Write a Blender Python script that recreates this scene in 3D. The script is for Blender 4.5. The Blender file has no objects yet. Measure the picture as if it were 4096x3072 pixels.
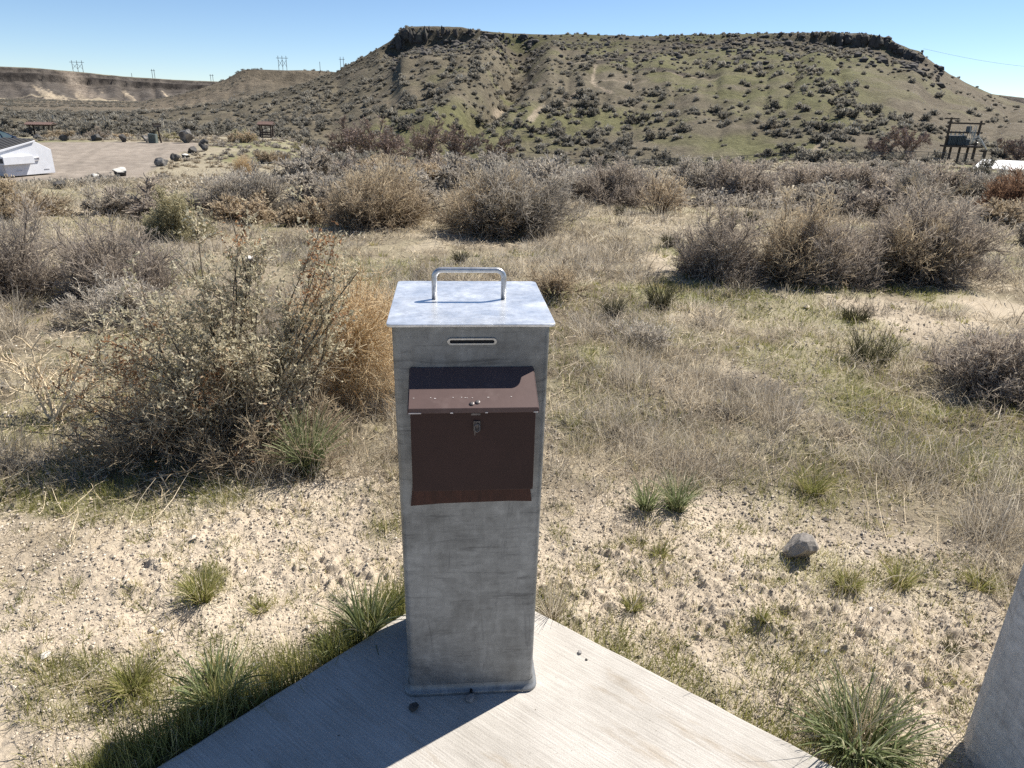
import bpy, math
import numpy as np
from mathutils import Vector, Matrix

SC = bpy.context.scene
COL = SC.collection

# ------------------------------------------------------------------ camera, sky, sun, exposure
FPX, PITCH, ROLL, EYE = 2840.0, math.radians(21.5), math.radians(1.4), 1.6
cd = bpy.data.cameras.new("camera")
cam = bpy.data.objects.new("camera", cd)
COL.objects.link(cam)
cd.sensor_width = 36.0
cd.lens = FPX / 4096.0 * 36.0
cd.clip_start, cd.clip_end = 0.05, 20000.0
cam.matrix_world = Matrix.Translation((0, 0, EYE)) @ Matrix.Rotation(math.pi / 2 - PITCH, 4, 'X') @ Matrix.Rotation(ROLL, 4, 'Z')
SC.camera = cam

SUN_AZ, SUN_EL = math.radians(53.0), math.radians(51.0)
wd = bpy.data.worlds.new("World")
SC.world = wd
wd.use_nodes = True
wn = wd.node_tree
sky = wn.nodes.new("ShaderNodeTexSky")
sky.sky_type = 'NISHITA'
sky.sun_disc = False
sky.sun_elevation = SUN_EL
sky.sun_rotation = SUN_AZ
sky.altitude = 3000.0
sky.air_density = 1.0
sky.dust_density = 0.0
sky.ozone_density = 4.0
wn.links.new(sky.outputs[0], wn.nodes["Background"].inputs[0])
wn.nodes["Background"].inputs[1].default_value = 0.080
ld = bpy.data.lights.new("sun", 'SUN')
ld.energy = 5.0
ld.angle = math.radians(0.5)
ld.color = (1.0, 0.945, 0.86)
sun = bpy.data.objects.new("sun", ld)
COL.objects.link(sun)
SDIR = Vector((math.sin(SUN_AZ) * math.cos(SUN_EL), math.cos(SUN_AZ) * math.cos(SUN_EL), math.sin(SUN_EL)))
sun.rotation_euler = SDIR.to_track_quat('Z', 'Y').to_euler()
sun.location = (30, 25, 40)
SC.view_settings.view_transform = 'Standard'
SC.view_settings.look = 'None'
SC.view_settings.exposure = 0.75
SC.view_settings.gamma = 1.0
SC.render.engine = 'CYCLES'
SC.cycles.max_bounces = 6
SC.cycles.diffuse_bounces = 3
SC.cycles.use_denoising = False

# ------------------------------------------------------------------ numeric helpers
RNG = np.random.default_rng(11)

def _hash(ix, iy, seed):
    h = (ix.astype(np.int64) * 374761393 + iy.astype(np.int64) * 668265263 + seed * 1442695041) & 0xFFFFFFFF
    h = ((h ^ (h >> 13)) * 1274126177) & 0xFFFFFFFF
    return ((h ^ (h >> 16)) & 0xFFFFFF) / float(0xFFFFFF)

def vnoise(x, y, seed=0):
    x = np.asarray(x, float); y = np.asarray(y, float)
    ix, iy = np.floor(x), np.floor(y)
    fx, fy = x - ix, y - iy
    fx = fx * fx * (3 - 2 * fx); fy = fy * fy * (3 - 2 * fy)
    ix = ix.astype(np.int64); iy = iy.astype(np.int64)
    a = _hash(ix, iy, seed); b = _hash(ix + 1, iy, seed)
    c = _hash(ix, iy + 1, seed); d = _hash(ix + 1, iy + 1, seed)
    return (a + (b - a) * fx) * (1 - fy) + (c + (d - c) * fx) * fy

def fbm(x, y, octv=4, seed=0, gain=0.5):
    s = 0.0; a = 1.0; n = 0.0
    c, sn = 0.8, 0.6
    for i in range(octv):
        s = s + a * vnoise(x, y, seed + i * 17)
        n += a; a *= gain
        x, y = (x * c - y * sn) * 2.03 + 5.1, (x * sn + y * c) * 2.03 + 1.7
    return s / n

def sst(a, b, x):
    t = np.clip((np.asarray(x, float) - a) / (b - a), 0, 1)
    return t * t * (3 - 2 * t)

def nrm(v):
    return v / np.maximum(np.linalg.norm(v, axis=-1, keepdims=True), 1e-9)

_f = np.array([0, math.cos(PITCH), -math.sin(PITCH)])
_r0 = np.array([1.0, 0, 0]); _u0 = np.array([0, math.sin(PITCH), math.cos(PITCH)])
_r = math.cos(ROLL) * _r0 + math.sin(ROLL) * _u0
_u = -math.sin(ROLL) * _r0 + math.cos(ROLL) * _u0

def ray(u, v):
    return nrm(_f * FPX + (u - 2048.0) * _r + (1536.0 - v) * _u)

def azel(u, v):
    d = ray(u, v)
    return math.atan2(d[0], d[1]), math.asin(d[2])

# ------------------------------------------------------------------ terrain
def curve(pts):
    a = np.array([azel(*p) for p in pts])
    o = np.argsort(a[:, 0])
    return a[o, 0], a[o, 1]

MESA = curve([(-900, 500), (0, 478), (300, 470), (600, 455), (750, 438), (900, 412), (1050, 382), (1200, 340), (1340, 290), (1400, 255),
              (1480, 212), (1560, 163), (1588, 136), (1600, 116), (1640, 107), (1740, 103), (1850, 110), (1950, 124),
              (2050, 135), (2200, 137), (2330, 137), (2470, 142), (2600, 145), (2750, 140), (2900, 136), (3100, 132),
              (3250, 130), (3350, 129), (3450, 133), (3510, 141), (3560, 153), (3575, 168), (3640, 196), (3680, 206),
              (3700, 226), (3740, 256), (3800, 296), (3850, 322), (3900, 347), (3960, 374), (4050, 404), (4200, 440), (4700, 520)])
MESA2 = curve([(-900, 520), (500, 440), (600, 408), (700, 386), (780, 362), (870, 331), (900, 319), (960, 284), (985, 277), (1060, 278),
               (1150, 281), (1200, 280), (1280, 283), (1345, 288), (1500, 300), (1800, 420), (4700, 600)])
PLAT = curve([(-900, 262), (0, 266), (130, 271), (300, 286), (400, 296), (500, 306), (700, 319), (870, 326), (1000, 335), (1300, 350), (3900, 390),
              (3960, 374), (4050, 386), (4096, 391), (4300, 400), (4700, 420)])
D = math.radians
TR = [0, 12, 18, 25, 30, 36, 40, 69, 80, 105, 120, 200, 400, 1300, 9000]
TZ_L = [-.05, -.05, -.25, -.95, -1.5, -2.0, -2.0, -2.0, -2.5, -3.2, -3.7, -5.2, -6.5, -7.0, -7.0]
TZ_C = [-.05, -.05, -.2, -.65, -1.0, -1.45, -1.75, -4.1, -4.95, -6.8, -7.2, -7.5, -7.0, -7.0, -7.0]
TZ_R = [-.05, -.05, -.2, -.5, -.7, -1.0, -1.2, -2.5, -3.0, -4.0, -4.3, -5.5, -6.0, -7.0, -7.0]

def base_z(az, r):
    l, c, q = np.interp(r, TR, TZ_L), np.interp(r, TR, TZ_C), np.interp(r, TR, TZ_R)
    wl = 1 - sst(D(-18), D(-12.5), az)
    wr = sst(D(4), D(30), az)
    return l * wl + q * wr + c * (1 - wl - wr)

R_RIDGE = 300.0
def foot_r(az):
    return np.interp(az, [D(-40), D(-25), D(-12), D(0), D(20), D(40)], [190, 170, 128, 116, 120, 130])

GULLY = [(2085, 190), (2062, 260), (2015, 365), (1960, 425), (1890, 480), (1840, 560)]
_ga = np.array([azel(*p) for p in GULLY])

def height(x, y):
    x = np.asarray(x, float); y = np.asarray(y, float)
    r = np.hypot(x, y); az = np.arctan2(x, y)
    zb = base_z(az, r)
    em = np.interp(az, *MESA)
    Fr = foot_r(az)
    zr = EYE + R_RIDGE * np.tan(em)
    zf = base_z(az, Fr)
    s = np.clip((r - Fr) / (R_RIDGE - Fr), 0, 1)
    cl = np.clip(np.interp(az, [D(-10.2), D(-8.9), D(-5), D(0), D(17), D(22), D(27.0), D(29)], [.1, 1, .75, .15, .15, .9, .8, .1]), 0, 1)
    p_s = .62 * s ** 1.5 + .38 * (1 - (1 - s) ** 1.9)
    jag = s + .012 * (fbm(az * 90, s * 3, 2, 5) - .5)
    p = p_s - cl * (.19 - .07 * (az > 0)) * sst(.5, .92, s) * (1 - sst(.945, .968, jag))
    zm = zf + np.maximum(zr - zf, -2.0) * p
    # gully between the two faces, and erosion relief running down the slope
    el_s = np.arctan2(zm - EYE, r)
    gaz = np.interp(el_s, _ga[::-1, 1], _ga[::-1, 0])
    dg = (az - gaz) / D(1.25)
    mid = sst(0, .25, s) * (1 - sst(.86, 1.0, s))
    zm = zm - 6.0 * np.exp(-dg * dg) * mid + 2.6 * np.exp(-((dg + 2.2) / 1.6) ** 2) * mid
    rid = np.abs(fbm(az * 22, s * 1.6, 3, 31) - .5) * 2
    zm = zm + (rid - .3) * 2.6 * mid + (fbm(x * .05, y * .05, 4, 3) - .5) * 2.4 * mid
    zm = zm + (fbm(x * .22, y * .22, 3, 9) - .5) * .5 * sst(0, .05, s)
    flank = 1 - sst(D(-16), D(-12), az)
    flank = np.maximum(flank, sst(D(27), D(29), az))
    fall = flank * sst(R_RIDGE, R_RIDGE + 110, r) + (1 - flank) * sst(R_RIDGE + 90, R_RIDGE + 260, r)
    zv = base_z(az, np.maximum(r, 200.0))
    past = (zm - (1 - flank) * np.clip(r - R_RIDGE, 0, 90) * .012) * (1 - fall) + zv * fall
    front = (1 - sst(D(46), D(62), np.abs(az)))
    z = np.where(r < Fr, zb, np.where(r < R_RIDGE, zm, past))
    z = z * front + zb * (1 - front)
    # second mesa, then the plateau with its cliff band
    e2 = np.interp(az, *MESA2); z2 = EYE + 640 * np.tan(e2)
    s2 = np.clip((r - 430) / 210.0, 0, 1)
    rid2 = np.abs(fbm(az * 40, s2, 3, 77) - .5) * 2
    h2 = zv + np.maximum(z2 - zv, 0) * (.8 * s2 ** 1.3 + .2 * sst(.9, .97, s2)) + (rid2 - .3) * 4 * sst(0, .3, s2) * (1 - sst(.85, 1, s2))
    h2 = h2 - 20 * sst(900, 1050, r)
    z = np.where((r > 430) & (r < 1060) & (z2 > zv), np.maximum(z, h2 * front + zb * (1 - front)), z)
    e3 = np.interp(az, *PLAT); z3 = EYE + 1400 * np.tan(e3)
    s3 = np.clip((r - 1130) / 270.0, 0, 1)
    rid3 = np.abs(fbm(az * 55, s3 * .8, 3, 55) - .5) * 2
    st = s3 + .05 * (fbm(az * 130, s3 * 2, 3, 8) - .5) * sst(.05, .4, s3)
    p3 = .55 * (np.clip(st, 0, .8) / .8) ** 1.35 + .24 * sst(.79, .815, st) + .03 * sst(.82, .9, st) + .12 * sst(.9, .92, st) + .06 * sst(.93, 1, st)
    h3 = zv + np.maximum(z3 - zv, 0) * p3 + (rid3 - .3) * 9 * sst(0, .25, s3) * (1 - sst(.7, .9, s3))
    z = np.where((r > 1130) & (z3 > zv), np.maximum(z, h3 * front + zb * (1 - front)), z)
    # relief of the near ground
    near = 1 - sst(30, 110, r)
    pad = np.clip((np.hypot(x + .1, y - 1.2) - 1.0) / 2.5, .12, 1)
    lot = lot_mask(x, y)
    rg = near * (1 - .85 * lot) * (1 - sst(6, 9, r))
    clod = np.clip(fbm(x * 34, y * 34, 3, 24) - .46, 0, 1) * sst(.40, .62, fbm(x * 2.3, y * 2.3, 2, 27))
    z = z + rg * (clod * .070 + (fbm(x * 95, y * 95, 2, 25) - .5) * .006)
    z = z + near * (1 - .85 * lot) * ((fbm(x * .55, y * .55, 3, 21) - .5) * .16 * pad + (fbm(x * 3.1, y * 3.1, 3, 22) - .5) * .055 * np.minimum(1, pad * 3) +
                  (fbm(x * 13, y * 13, 2, 23) - .5) * .028)
    mid2 = sst(15, 40, r) * (1 - sst(150, 420, r))
    z = z + mid2 * (1 - lot) * (fbm(x * .16, y * .16, 3, 41) - .5) * .5
    return z

def lot_mask(x, y):
    r = np.hypot(x, y); az = np.arctan2(x, y)
    wob = (fbm(x * .3, y * .3, 2, 61) - .5)
    right = D(-23.2) - (62 - np.clip(r, 30, 62)) * D(.16) + wob * D(.7)
    return (1 - sst(right - D(.4), right + D(.4), az)) * sst(37.6, 38.3, r + wob) * (1 - sst(68.5, 69.5, r + wob)) * (az > D(-75))

def ground(u, v, far=2500.0):
    """the point of the terrain seen at photo pixel (u, v)"""
    d = ray(u, v)
    t = np.geomspace(.8, far, 2600)
    P = np.array([0, 0, EYE]) + t[:, None] * d
    below = P[:, 2] < height(P[:, 0], P[:, 1])
    if not below.any():
        return P[-1]
    i = int(np.argmax(below))
    if i == 0:
        return P[0]
    tt = np.linspace(t[i - 1], t[i], 40)
    P = np.array([0, 0, EYE]) + tt[:, None] * d
    j = int(np.argmax(P[:, 2] < height(P[:, 0], P[:, 1])))
    return P[j]

def at_r(u, v, r):
    a, _ = azel(u, v)
    x, y = r * math.sin(a), r * math.cos(a)
    return np.array([x, y, float(height(x, y))])

def mpp(P):
    """metres per photo pixel at a world point"""
    return float((np.asarray(P) - np.array([0, 0, EYE])) @ _f) / FPX

# ------------------------------------------------------------------ materials
def newmat(name):
    m = bpy.data.materials.new(name); m.use_nodes = True
    nt = m.node_tree
    return m, nt, nt.nodes["Principled BSDF"]

def N(nt, t, **kw):
    n = nt.nodes.new(t)
    for k, v in kw.items():
        if k.startswith("i_"):
            n.inputs[k[2:].replace("_", " ")].default_value = v
        else:
            setattr(n, k, v)
    return n

def ramp(nt, stops):
    n = nt.nodes.new("ShaderNodeValToRGB")
    e = n.color_ramp.elements
    while len(e) > 1:
        e.remove(e[-1])
    e[0].position = stops[0][0]; e[0].color = (*stops[0][1], 1)
    for p, c in stops[1:]:
        q = e.new(p); q.color = (*c, 1)
    return n

def mixc(nt, mode, fac, a, b):
    n = nt.nodes.new("ShaderNodeMix"); n.data_type = 'RGBA'; n.blend_type = mode
    for sock, val in ((0, fac), (6, a), (7, b)):
        if hasattr(val, "is_output"):
            nt.links.new(val, n.inputs[sock])
        elif sock == 0:
            n.inputs[0].default_value = val
        else:
            n.inputs[sock].default_value = (*val, 1)
    return n.outputs[2]

def plant_mat(name, stops, transl=.38, rnd=.35):
    m, nt, b = newmat(name)
    nt.nodes.remove(b)
    at = N(nt, "ShaderNodeAttribute", attribute_name="tint")
    cr = ramp(nt, stops)
    nt.links.new(at.outputs["Fac"], cr.inputs[0])
    oi = N(nt, "ShaderNodeObjectInfo")
    mr = N(nt, "ShaderNodeMapRange"); mr.inputs[3].default_value = 1 - rnd / 2; mr.inputs[4].default_value = 1 + rnd / 2
    nt.links.new(oi.outputs["Random"], mr.inputs[0])
    mul = N(nt, "ShaderNodeVectorMath", operation='SCALE')
    nt.links.new(cr.outputs[0], mul.inputs[0]); nt.links.new(mr.outputs[0], mul.inputs["Scale"])
    df = N(nt, "ShaderNodeBsdfDiffuse"); tr = N(nt, "ShaderNodeBsdfTranslucent")
    mx = N(nt, "ShaderNodeMixShader"); mx.inputs[0].default_value = transl
    nt.links.new(mul.outputs[0], df.inputs[0]); nt.links.new(mul.outputs[0], tr.inputs[0])
    nt.links.new(df.outputs[0], mx.inputs[1]); nt.links.new(tr.outputs[0], mx.inputs[2])
    nt.links.new(mx.outputs[0], nt.nodes["Material Output"].inputs[0])
    return m

def simple_mat(name, col, rough=.7, metal=0.0, var=.3, scale=20.0, bump=0.0, col2=None, thr=(.4, .65), stretch=(1, 1, 1), spec=.5):
    m, nt, b = newmat(name)
    tc = N(nt, "ShaderNodeTexCoord"); mp = N(nt, "ShaderNodeMapping"); mp.inputs["Scale"].default_value = stretch
    nt.links.new(tc.outputs["Object"], mp.inputs[0])
    nz = N(nt, "ShaderNodeTexNoise", i_Scale=scale, i_Detail=6.0, i_Roughness=.65)
    nt.links.new(mp.outputs[0], nz.inputs["Vector"])
    lo = tuple(c * (1 - var) for c in col); hi = tuple(min(1, c * (1 + var)) for c in col)
    cr = ramp(nt, [(.25, lo), (.75, hi)])
    nt.links.new(nz.outputs[0], cr.inputs[0])
    out = cr.outputs[0]
    if col2:
        n2 = N(nt, "ShaderNodeTexNoise", i_Scale=scale * .4, i_Detail=8.0, i_Roughness=.7)
        nt.links.new(mp.outputs[0], n2.inputs["Vector"])
        mr = N(nt, "ShaderNodeMapRange"); mr.inputs[1].default_value = thr[0]; mr.inputs[2].default_value = thr[1]
        nt.links.new(n2.outputs[0], mr.inputs[0])
        out = mixc(nt, 'MIX', mr.outputs[0], out, col2)
    nt.links.new(out, b.inputs["Base Color"])
    b.inputs["Roughness"].default_value = rough; b.inputs["Metallic"].default_value = metal
    b.inputs["Specular IOR Level"].default_value = spec
    if bump:
        bp = N(nt, "ShaderNodeBump", i_Strength=bump, i_Distance=.01)
        nt.links.new(nz.outputs[0], bp.inputs["Height"]); nt.links.new(bp.outputs[0], b.inputs["Normal"])
    return m

def terrain_mat(name, fine, coarse, amp, bump, dist):
    m, nt, b = newmat(name)
    at = N(nt, "ShaderNodeAttribute", attribute_name="gcol")
    tc = N(nt, "ShaderNodeTexCoord")
    n1 = N(nt, "ShaderNodeTexNoise", i_Scale=fine, i_Detail=8.0, i_Roughness=.72)
    n2 = N(nt, "ShaderNodeTexNoise", i_Scale=coarse, i_Detail=5.0, i_Roughness=.6)
    for n in (n1, n2):
        nt.links.new(tc.outputs["Object"], n.inputs["Vector"])
    c1 = ramp(nt, [(.3, (1 - amp,) * 3), (.7, (1 + amp,) * 3)])
    c2 = ramp(nt, [(.3, (1 - amp * .5, 1 - amp * .55, 1 - amp * .6)), (.7, (1 + amp * .5, 1 + amp * .5, 1 + amp * .45))])
    nt.links.new(n1.outputs[0], c1.inputs[0]); nt.links.new(n2.outputs[0], c2.inputs[0])
    o = mixc(nt, 'MULTIPLY', 1.0, at.outputs["Color"], c1.outputs[0])
    o = mixc(nt, 'MULTIPLY', 1.0, o, c2.outputs[0])
    nt.links.new(o, b.inputs["Base Color"])
    b.inputs["Roughness"].default_value = .95; b.inputs["Specular IOR Level"].default_value = .1
    bp = N(nt, "ShaderNodeBump", i_Strength=bump, i_Distance=dist)
    nt.links.new(n1.outputs[0], bp.inputs["Height"]); nt.links.new(bp.outputs[0], b.inputs["Normal"])
    return m

M = {}
M['ground'] = terrain_mat("sandy_soil", 60.0, 1.3, .28, .9, .012)
M['hill'] = terrain_mat("grassy_slope", .9, .12, .35, 1.0, .6)
M['far'] = terrain_mat("far_slope", .12, .03, .35, 1.0, 4.0)
M['basalt'] = simple_mat("dark_basalt", (.062, .058, .054), .9, var=.5, scale=3.0, bump=.8, col2=(.16, .15, .13), thr=(.56, .75))
M['rim'] = simple_mat("rim_basalt", (.07, .062, .055), .95, var=.5, scale=.5, bump=.8, col2=(.13, .12, .085), thr=(.55, .7))
def bleached_rock():
    m, nt, b = newmat("bleached_top_basalt")
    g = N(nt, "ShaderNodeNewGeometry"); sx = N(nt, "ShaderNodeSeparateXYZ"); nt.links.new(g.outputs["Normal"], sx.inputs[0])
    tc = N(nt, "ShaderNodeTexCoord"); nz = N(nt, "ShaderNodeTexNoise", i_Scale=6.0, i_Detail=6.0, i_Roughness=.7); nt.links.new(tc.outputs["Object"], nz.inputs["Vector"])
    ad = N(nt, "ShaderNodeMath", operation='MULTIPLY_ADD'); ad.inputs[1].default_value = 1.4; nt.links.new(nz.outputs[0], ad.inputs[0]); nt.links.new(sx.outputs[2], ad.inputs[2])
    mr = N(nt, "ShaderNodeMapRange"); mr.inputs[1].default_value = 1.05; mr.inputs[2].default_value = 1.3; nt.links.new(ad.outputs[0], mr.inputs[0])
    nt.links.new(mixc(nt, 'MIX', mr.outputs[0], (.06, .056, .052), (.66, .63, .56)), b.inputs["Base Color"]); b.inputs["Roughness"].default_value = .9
    return m
M['pale_rock'] = bleached_rock()
M['grey_rock'] = simple_mat("grey_stone", (.27, .255, .24), .9, var=.35, scale=18.0, bump=.8, col2=(.13, .12, .11), thr=(.55, .68))
M['brown_rock'] = simple_mat("weathered_brown_stone", (.30, .27, .235), .95, var=.3, scale=22.0, bump=.9, col2=(.15, .12, .10), thr=(.52, .64))
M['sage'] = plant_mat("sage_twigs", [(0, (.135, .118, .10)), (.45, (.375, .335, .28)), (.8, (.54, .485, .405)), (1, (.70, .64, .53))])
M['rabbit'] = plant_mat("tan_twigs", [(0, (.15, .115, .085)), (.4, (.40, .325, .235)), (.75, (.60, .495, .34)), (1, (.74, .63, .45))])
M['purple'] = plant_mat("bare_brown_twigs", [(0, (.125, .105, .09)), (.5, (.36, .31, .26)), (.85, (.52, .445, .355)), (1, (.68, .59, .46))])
M['russet'] = plant_mat("russet_twigs", [(0, (.08, .05, .035)), (.5, (.19, .115, .075)), (1, (.34, .22, .14))])
M['hillbush'] = plant_mat("hill_sage", [(0, (.09, .083, .068)), (.5, (.25, .23, .19)), (1, (.44, .41, .34))])
M['olive'] = plant_mat("olive_shrub", [(0, (.15, .14, .085)), (.5, (.38, .345, .21)), (1, (.60, .54, .36))])
M['saltstem'] = plant_mat("saltbush_stems", [(0, (.13, .11, .09)), (.5, (.42, .35, .26)), (1, (.72, .63, .48))])
M['saltleaf'] = plant_mat("saltbush_leaves", [(0, (.27, .245, .155)), (.5, (.67, .605, .43)), (.8, (.80, .745, .57)), (.86, (.55, .34, .19)), (1, (.33, .18, .10))], .5)
M['tumble'] = plant_mat("tumbleweed_twigs", [(0, (.44, .325, .20)), (.5, (.70, .55, .35)), (1, (.80, .69, .49))], .55)
M['pale_twig'] = plant_mat("bleached_branch", [(0, (.42, .33, .21)), (1, (.68, .58, .42))], 0)
M['straw'] = plant_mat("dry_straw", [(0, (.22, .18, .13)), (.5, (.48, .415, .31)), (1, (.78, .70, .56))], .5, 0)
M['green'] = plant_mat("green_blades", [(0, (.08, .095, .03)), (.5, (.26, .265, .085)), (.85, (.40, .375, .15)), (1, (.54, .46, .27))], .4, 0)
M['clump'] = plant_mat("bunchgrass_blades", [(0, (.07, .09, .04)), (.5, (.21, .245, .11)), (.85, (.38, .41, .25)), (1, (.66, .57, .38))], .4)
M['tuft'] = plant_mat("tuft_blades", [(0, (.03, .032, .02)), (.5, (.08, .078, .045)), (1, (.19, .17, .10))], .3)
M['treebark'] = plant_mat("bare_tree_twigs", [(0, (.085, .068, .058)), (.5, (.27, .205, .175)), (1, (.46, .37, .31))], 0)

# ------------------------------------------------------------------ mesh helpers
def mesh_from(name, V, Qs, attr=None, cattr=None, smooth=False):
    """V (n,3); Qs a list of index arrays (quads or triangles)"""
    me = bpy.data.meshes.new(name)
    V = np.asarray(V, np.float32)
    me.vertices.add(len(V)); me.vertices.foreach_set("co", V.ravel())
    idx = np.concatenate([q.ravel() for q in Qs]).astype(np.int32)
    tot = np.concatenate([np.full(len(q), q.shape[1], np.int32) for q in Qs])
    st = np.concatenate([[0], np.cumsum(tot)[:-1]]).astype(np.int32)
    me.loops.add(len(idx)); me.loops.foreach_set("vertex_index", idx)
    me.polygons.add(len(tot)); me.polygons.foreach_set("loop_start", st)
    me.polygons.foreach_set("loop_total", tot)
    me.polygons.foreach_set("use_smooth", np.full(len(tot), smooth))
    if attr is not None:
        a = me.attributes.new("tint", 'FLOAT', 'POINT'); a.data.foreach_set("value", np.asarray(attr, np.float32).ravel())
    if cattr is not None:
        a = me.attributes.new("gcol", 'FLOAT_COLOR', 'POINT')
        c4 = np.ones((len(V), 4), np.float32); c4[:, :3] = cattr
        a.data.foreach_set("color", c4.ravel())
    me.update(calc_edges=True)
    return me

def link(name, me, mat=None, parent=None, loc=None, rz=0.0):
    o = bpy.data.objects.new(name, me); COL.objects.link(o)
    if mat is not None and me is not None and not me.materials:
        me.materials.append(mat)
    if parent is not None:
        o.parent = parent
    if loc is not None:
        o.location = [float(c) for c in loc]
    o.rotation_euler = (0, 0, rz)
    return o

def tag(o, label, cat, group=None):
    o['label'] = label; o['category'] = cat
    if group:
        o['group'] = group
    return o

def kind(o, k):
    o['kind'] = k
    return o

def thing(name, label, cat, loc=(0, 0, 0), rz=0.0, group=None):
    return tag(link(name, None, None, None, loc, rz), label, cat, group)

def copy_tree(o, parent=None):
    c = o.copy(); COL.objects.link(c)
    if parent is not None:
        c.parent = parent
    for ch in list(o.children):
        copy_tree(ch, c)
    return c

class MB:
    """collects solid shapes of one part, then links them as ONE mesh"""
    def __init__(s):
        s.V = []; s.F = []
    def add(s, V, F):
        b = len(s.V)
        s.V += [tuple(map(float, v)) for v in V]
        s.F += [tuple(i + b for i in f) for f in F]
    def box(s, c, d, rz=0.0, M4=None):
        x, y, z = d[0] / 2, d[1] / 2, d[2] / 2
        P = [Vector(p) for p in ((-x, -y, -z), (x, -y, -z), (x, y, -z), (-x, y, -z), (-x, -y, z), (x, -y, z), (x, y, z), (-x, y, z))]
        R = Matrix.Rotation(rz, 3, 'Z') if M4 is None else M4
        s.add([R @ p + Vector(c) for p in P], [(0, 3, 2, 1), (4, 5, 6, 7), (0, 1, 5, 4), (1, 2, 6, 5), (2, 3, 7, 6), (3, 0, 4, 7)])
    def prism(s, poly, axis_fn, a, b):
        """poly: list of 2-D points, axis_fn(p, t) -> 3-D"""
        n = len(poly)
        V = [axis_fn(p, a) for p in poly] + [axis_fn(p, b) for p in poly]
        F = [tuple(range(n))[::-1], tuple(range(n, 2 * n))] + [(i, (i + 1) % n, n + (i + 1) % n, n + i) for i in range(n)]
        s.add(V, F)
    def tube(s, pts, rad, m=8, cap=True):
        pts = [Vector(map(float, p)) for p in pts]
        n = len(pts); rad = [rad] * n if not hasattr(rad, "__len__") else rad
        V = []; ref = None
        for i, p in enumerate(pts):
            t = (pts[min(i + 1, n - 1)] - pts[max(i - 1, 0)]).normalized()
            if ref is None:
                ref = t.orthogonal().normalized()
            ref = (ref - t * ref.dot(t)).normalized()
            bi = t.cross(ref)
            V += [p + (ref * math.cos(2 * math.pi * k / m) + bi * math.sin(2 * math.pi * k / m)) * rad[i] for k in range(m)]
        F = [(i * m + k, i * m + (k + 1) % m, (i + 1) * m + (k + 1) % m, (i + 1) * m + k) for i in range(n - 1) for k in range(m)]
        if cap:
            F += [tuple(range(m))[::-1], tuple((n - 1) * m + k for k in range(m))]
        s.add(V, F)
    def build(s, name, mat, parent=None, bevel=0.0, seg=2, smooth=False, loc=None):
        me = bpy.data.meshes.new(name)
        me.from_pydata(s.V, [], s.F); me.update()
        if bevel or smooth:
            import bmesh
            bm = bmesh.new(); bm.from_mesh(me)
            bmesh.ops.recalc_face_normals(bm, faces=bm.faces)
            if bevel:
                es = [e for e in bm.edges if len(e.link_faces) == 2 and e.calc_face_angle(0) > .5]
                bmesh.ops.bevel(bm, geom=es, offset=bevel, segments=seg, affect='EDGES', profile=.5, clamp_overlap=True)
            bm.to_mesh(me); bm.free()
        else:
            import bmesh
            bm = bmesh.new(); bm.from_mesh(me)
            bmesh.ops.recalc_face_normals(bm, faces=bm.faces)
            bm.to_mesh(me); bm.free()
        if smooth:
            for p in me.polygons:
                p.use_smooth = True
        return link(name, me, mat, parent, loc)

def strips(P, W, tint, rng):
    """ribbons: P (n,k,3) centre lines, W (n,k) half widths, tint (n,k)"""
    n, k, _ = P.shape
    T = np.gradient(P, axis=1)
    nv = rng.normal(size=(n, 1, 3))
    S = nrm(np.cross(T, nv)) * W[..., None]
    V = np.stack([P - S, P + S], 2).reshape(-1, 3)
    base = (np.arange(n)[:, None] * k + np.arange(k - 1)[None]) * 2
    Q = np.stack([base, base + 1, base + 3, base + 2], -1).reshape(-1, 4)
    return V, Q, np.repeat(tint.reshape(-1), 2)

def tubes3(P, R, tint, m=4):
    n, k, _ = P.shape
    T = nrm(np.gradient(P, axis=1))
    ref = np.where(np.abs(T[..., 2:3]) < .9, [[[0, 0, 1.0]]], [[[1.0, 0, 0]]])
    A = nrm(np.cross(T, ref)); B = np.cross(T, A)
    ang = 2 * np.pi * np.arange(m) / m
    V = P[:, :, None] + (A[:, :, None] * np.cos(ang)[None, None, :, None] + B[:, :, None] * np.sin(ang)[None, None, :, None]) * R[:, :, None, None]
    i = np.arange(n)[:, None, None]; j = np.arange(k - 1)[None, :, None]; a = np.arange(m)[None, None]
    v0 = (i * k + j) * m
    Q = np.stack([v0 + a, v0 + (a + 1) % m, v0 + m + (a + 1) % m, v0 + m + a], -1).reshape(-1, 4)
    return V.reshape(-1, 3), Q, np.repeat(tint.reshape(-1), m)

def merge(parts):
    Vs, Qs, Ts = [], [], []; b = 0
    for V, Q, T in parts:
        Vs.append(V); Qs.append(Q + b); Ts.append(T); b += len(V)
    return np.concatenate(Vs), np.concatenate(Qs), np.concatenate(Ts)

def branch(P, n, rng, tmin, tmax, length, spread, up, k, gn):
    """n children on random points of the paths P"""
    i = rng.integers(0, len(P), n); t = rng.uniform(tmin, tmax, n)
    kk = P.shape[1] - 1
    j = np.minimum((t * kk).astype(int), kk - 1); f = (t * kk - j)[:, None]
    st = P[i, j] * (1 - f) + P[i, j + 1] * f
    d = nrm(nrm(P[i, j + 1] - P[i, j]) + rng.normal(size=(n, 3)) * spread + np.array([0, 0, up]))
    L = length * rng.uniform(.5, 1.15, n) * (1.25 - .7 * t)
    return walk(st, d, L, k, gn, rng), t

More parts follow.
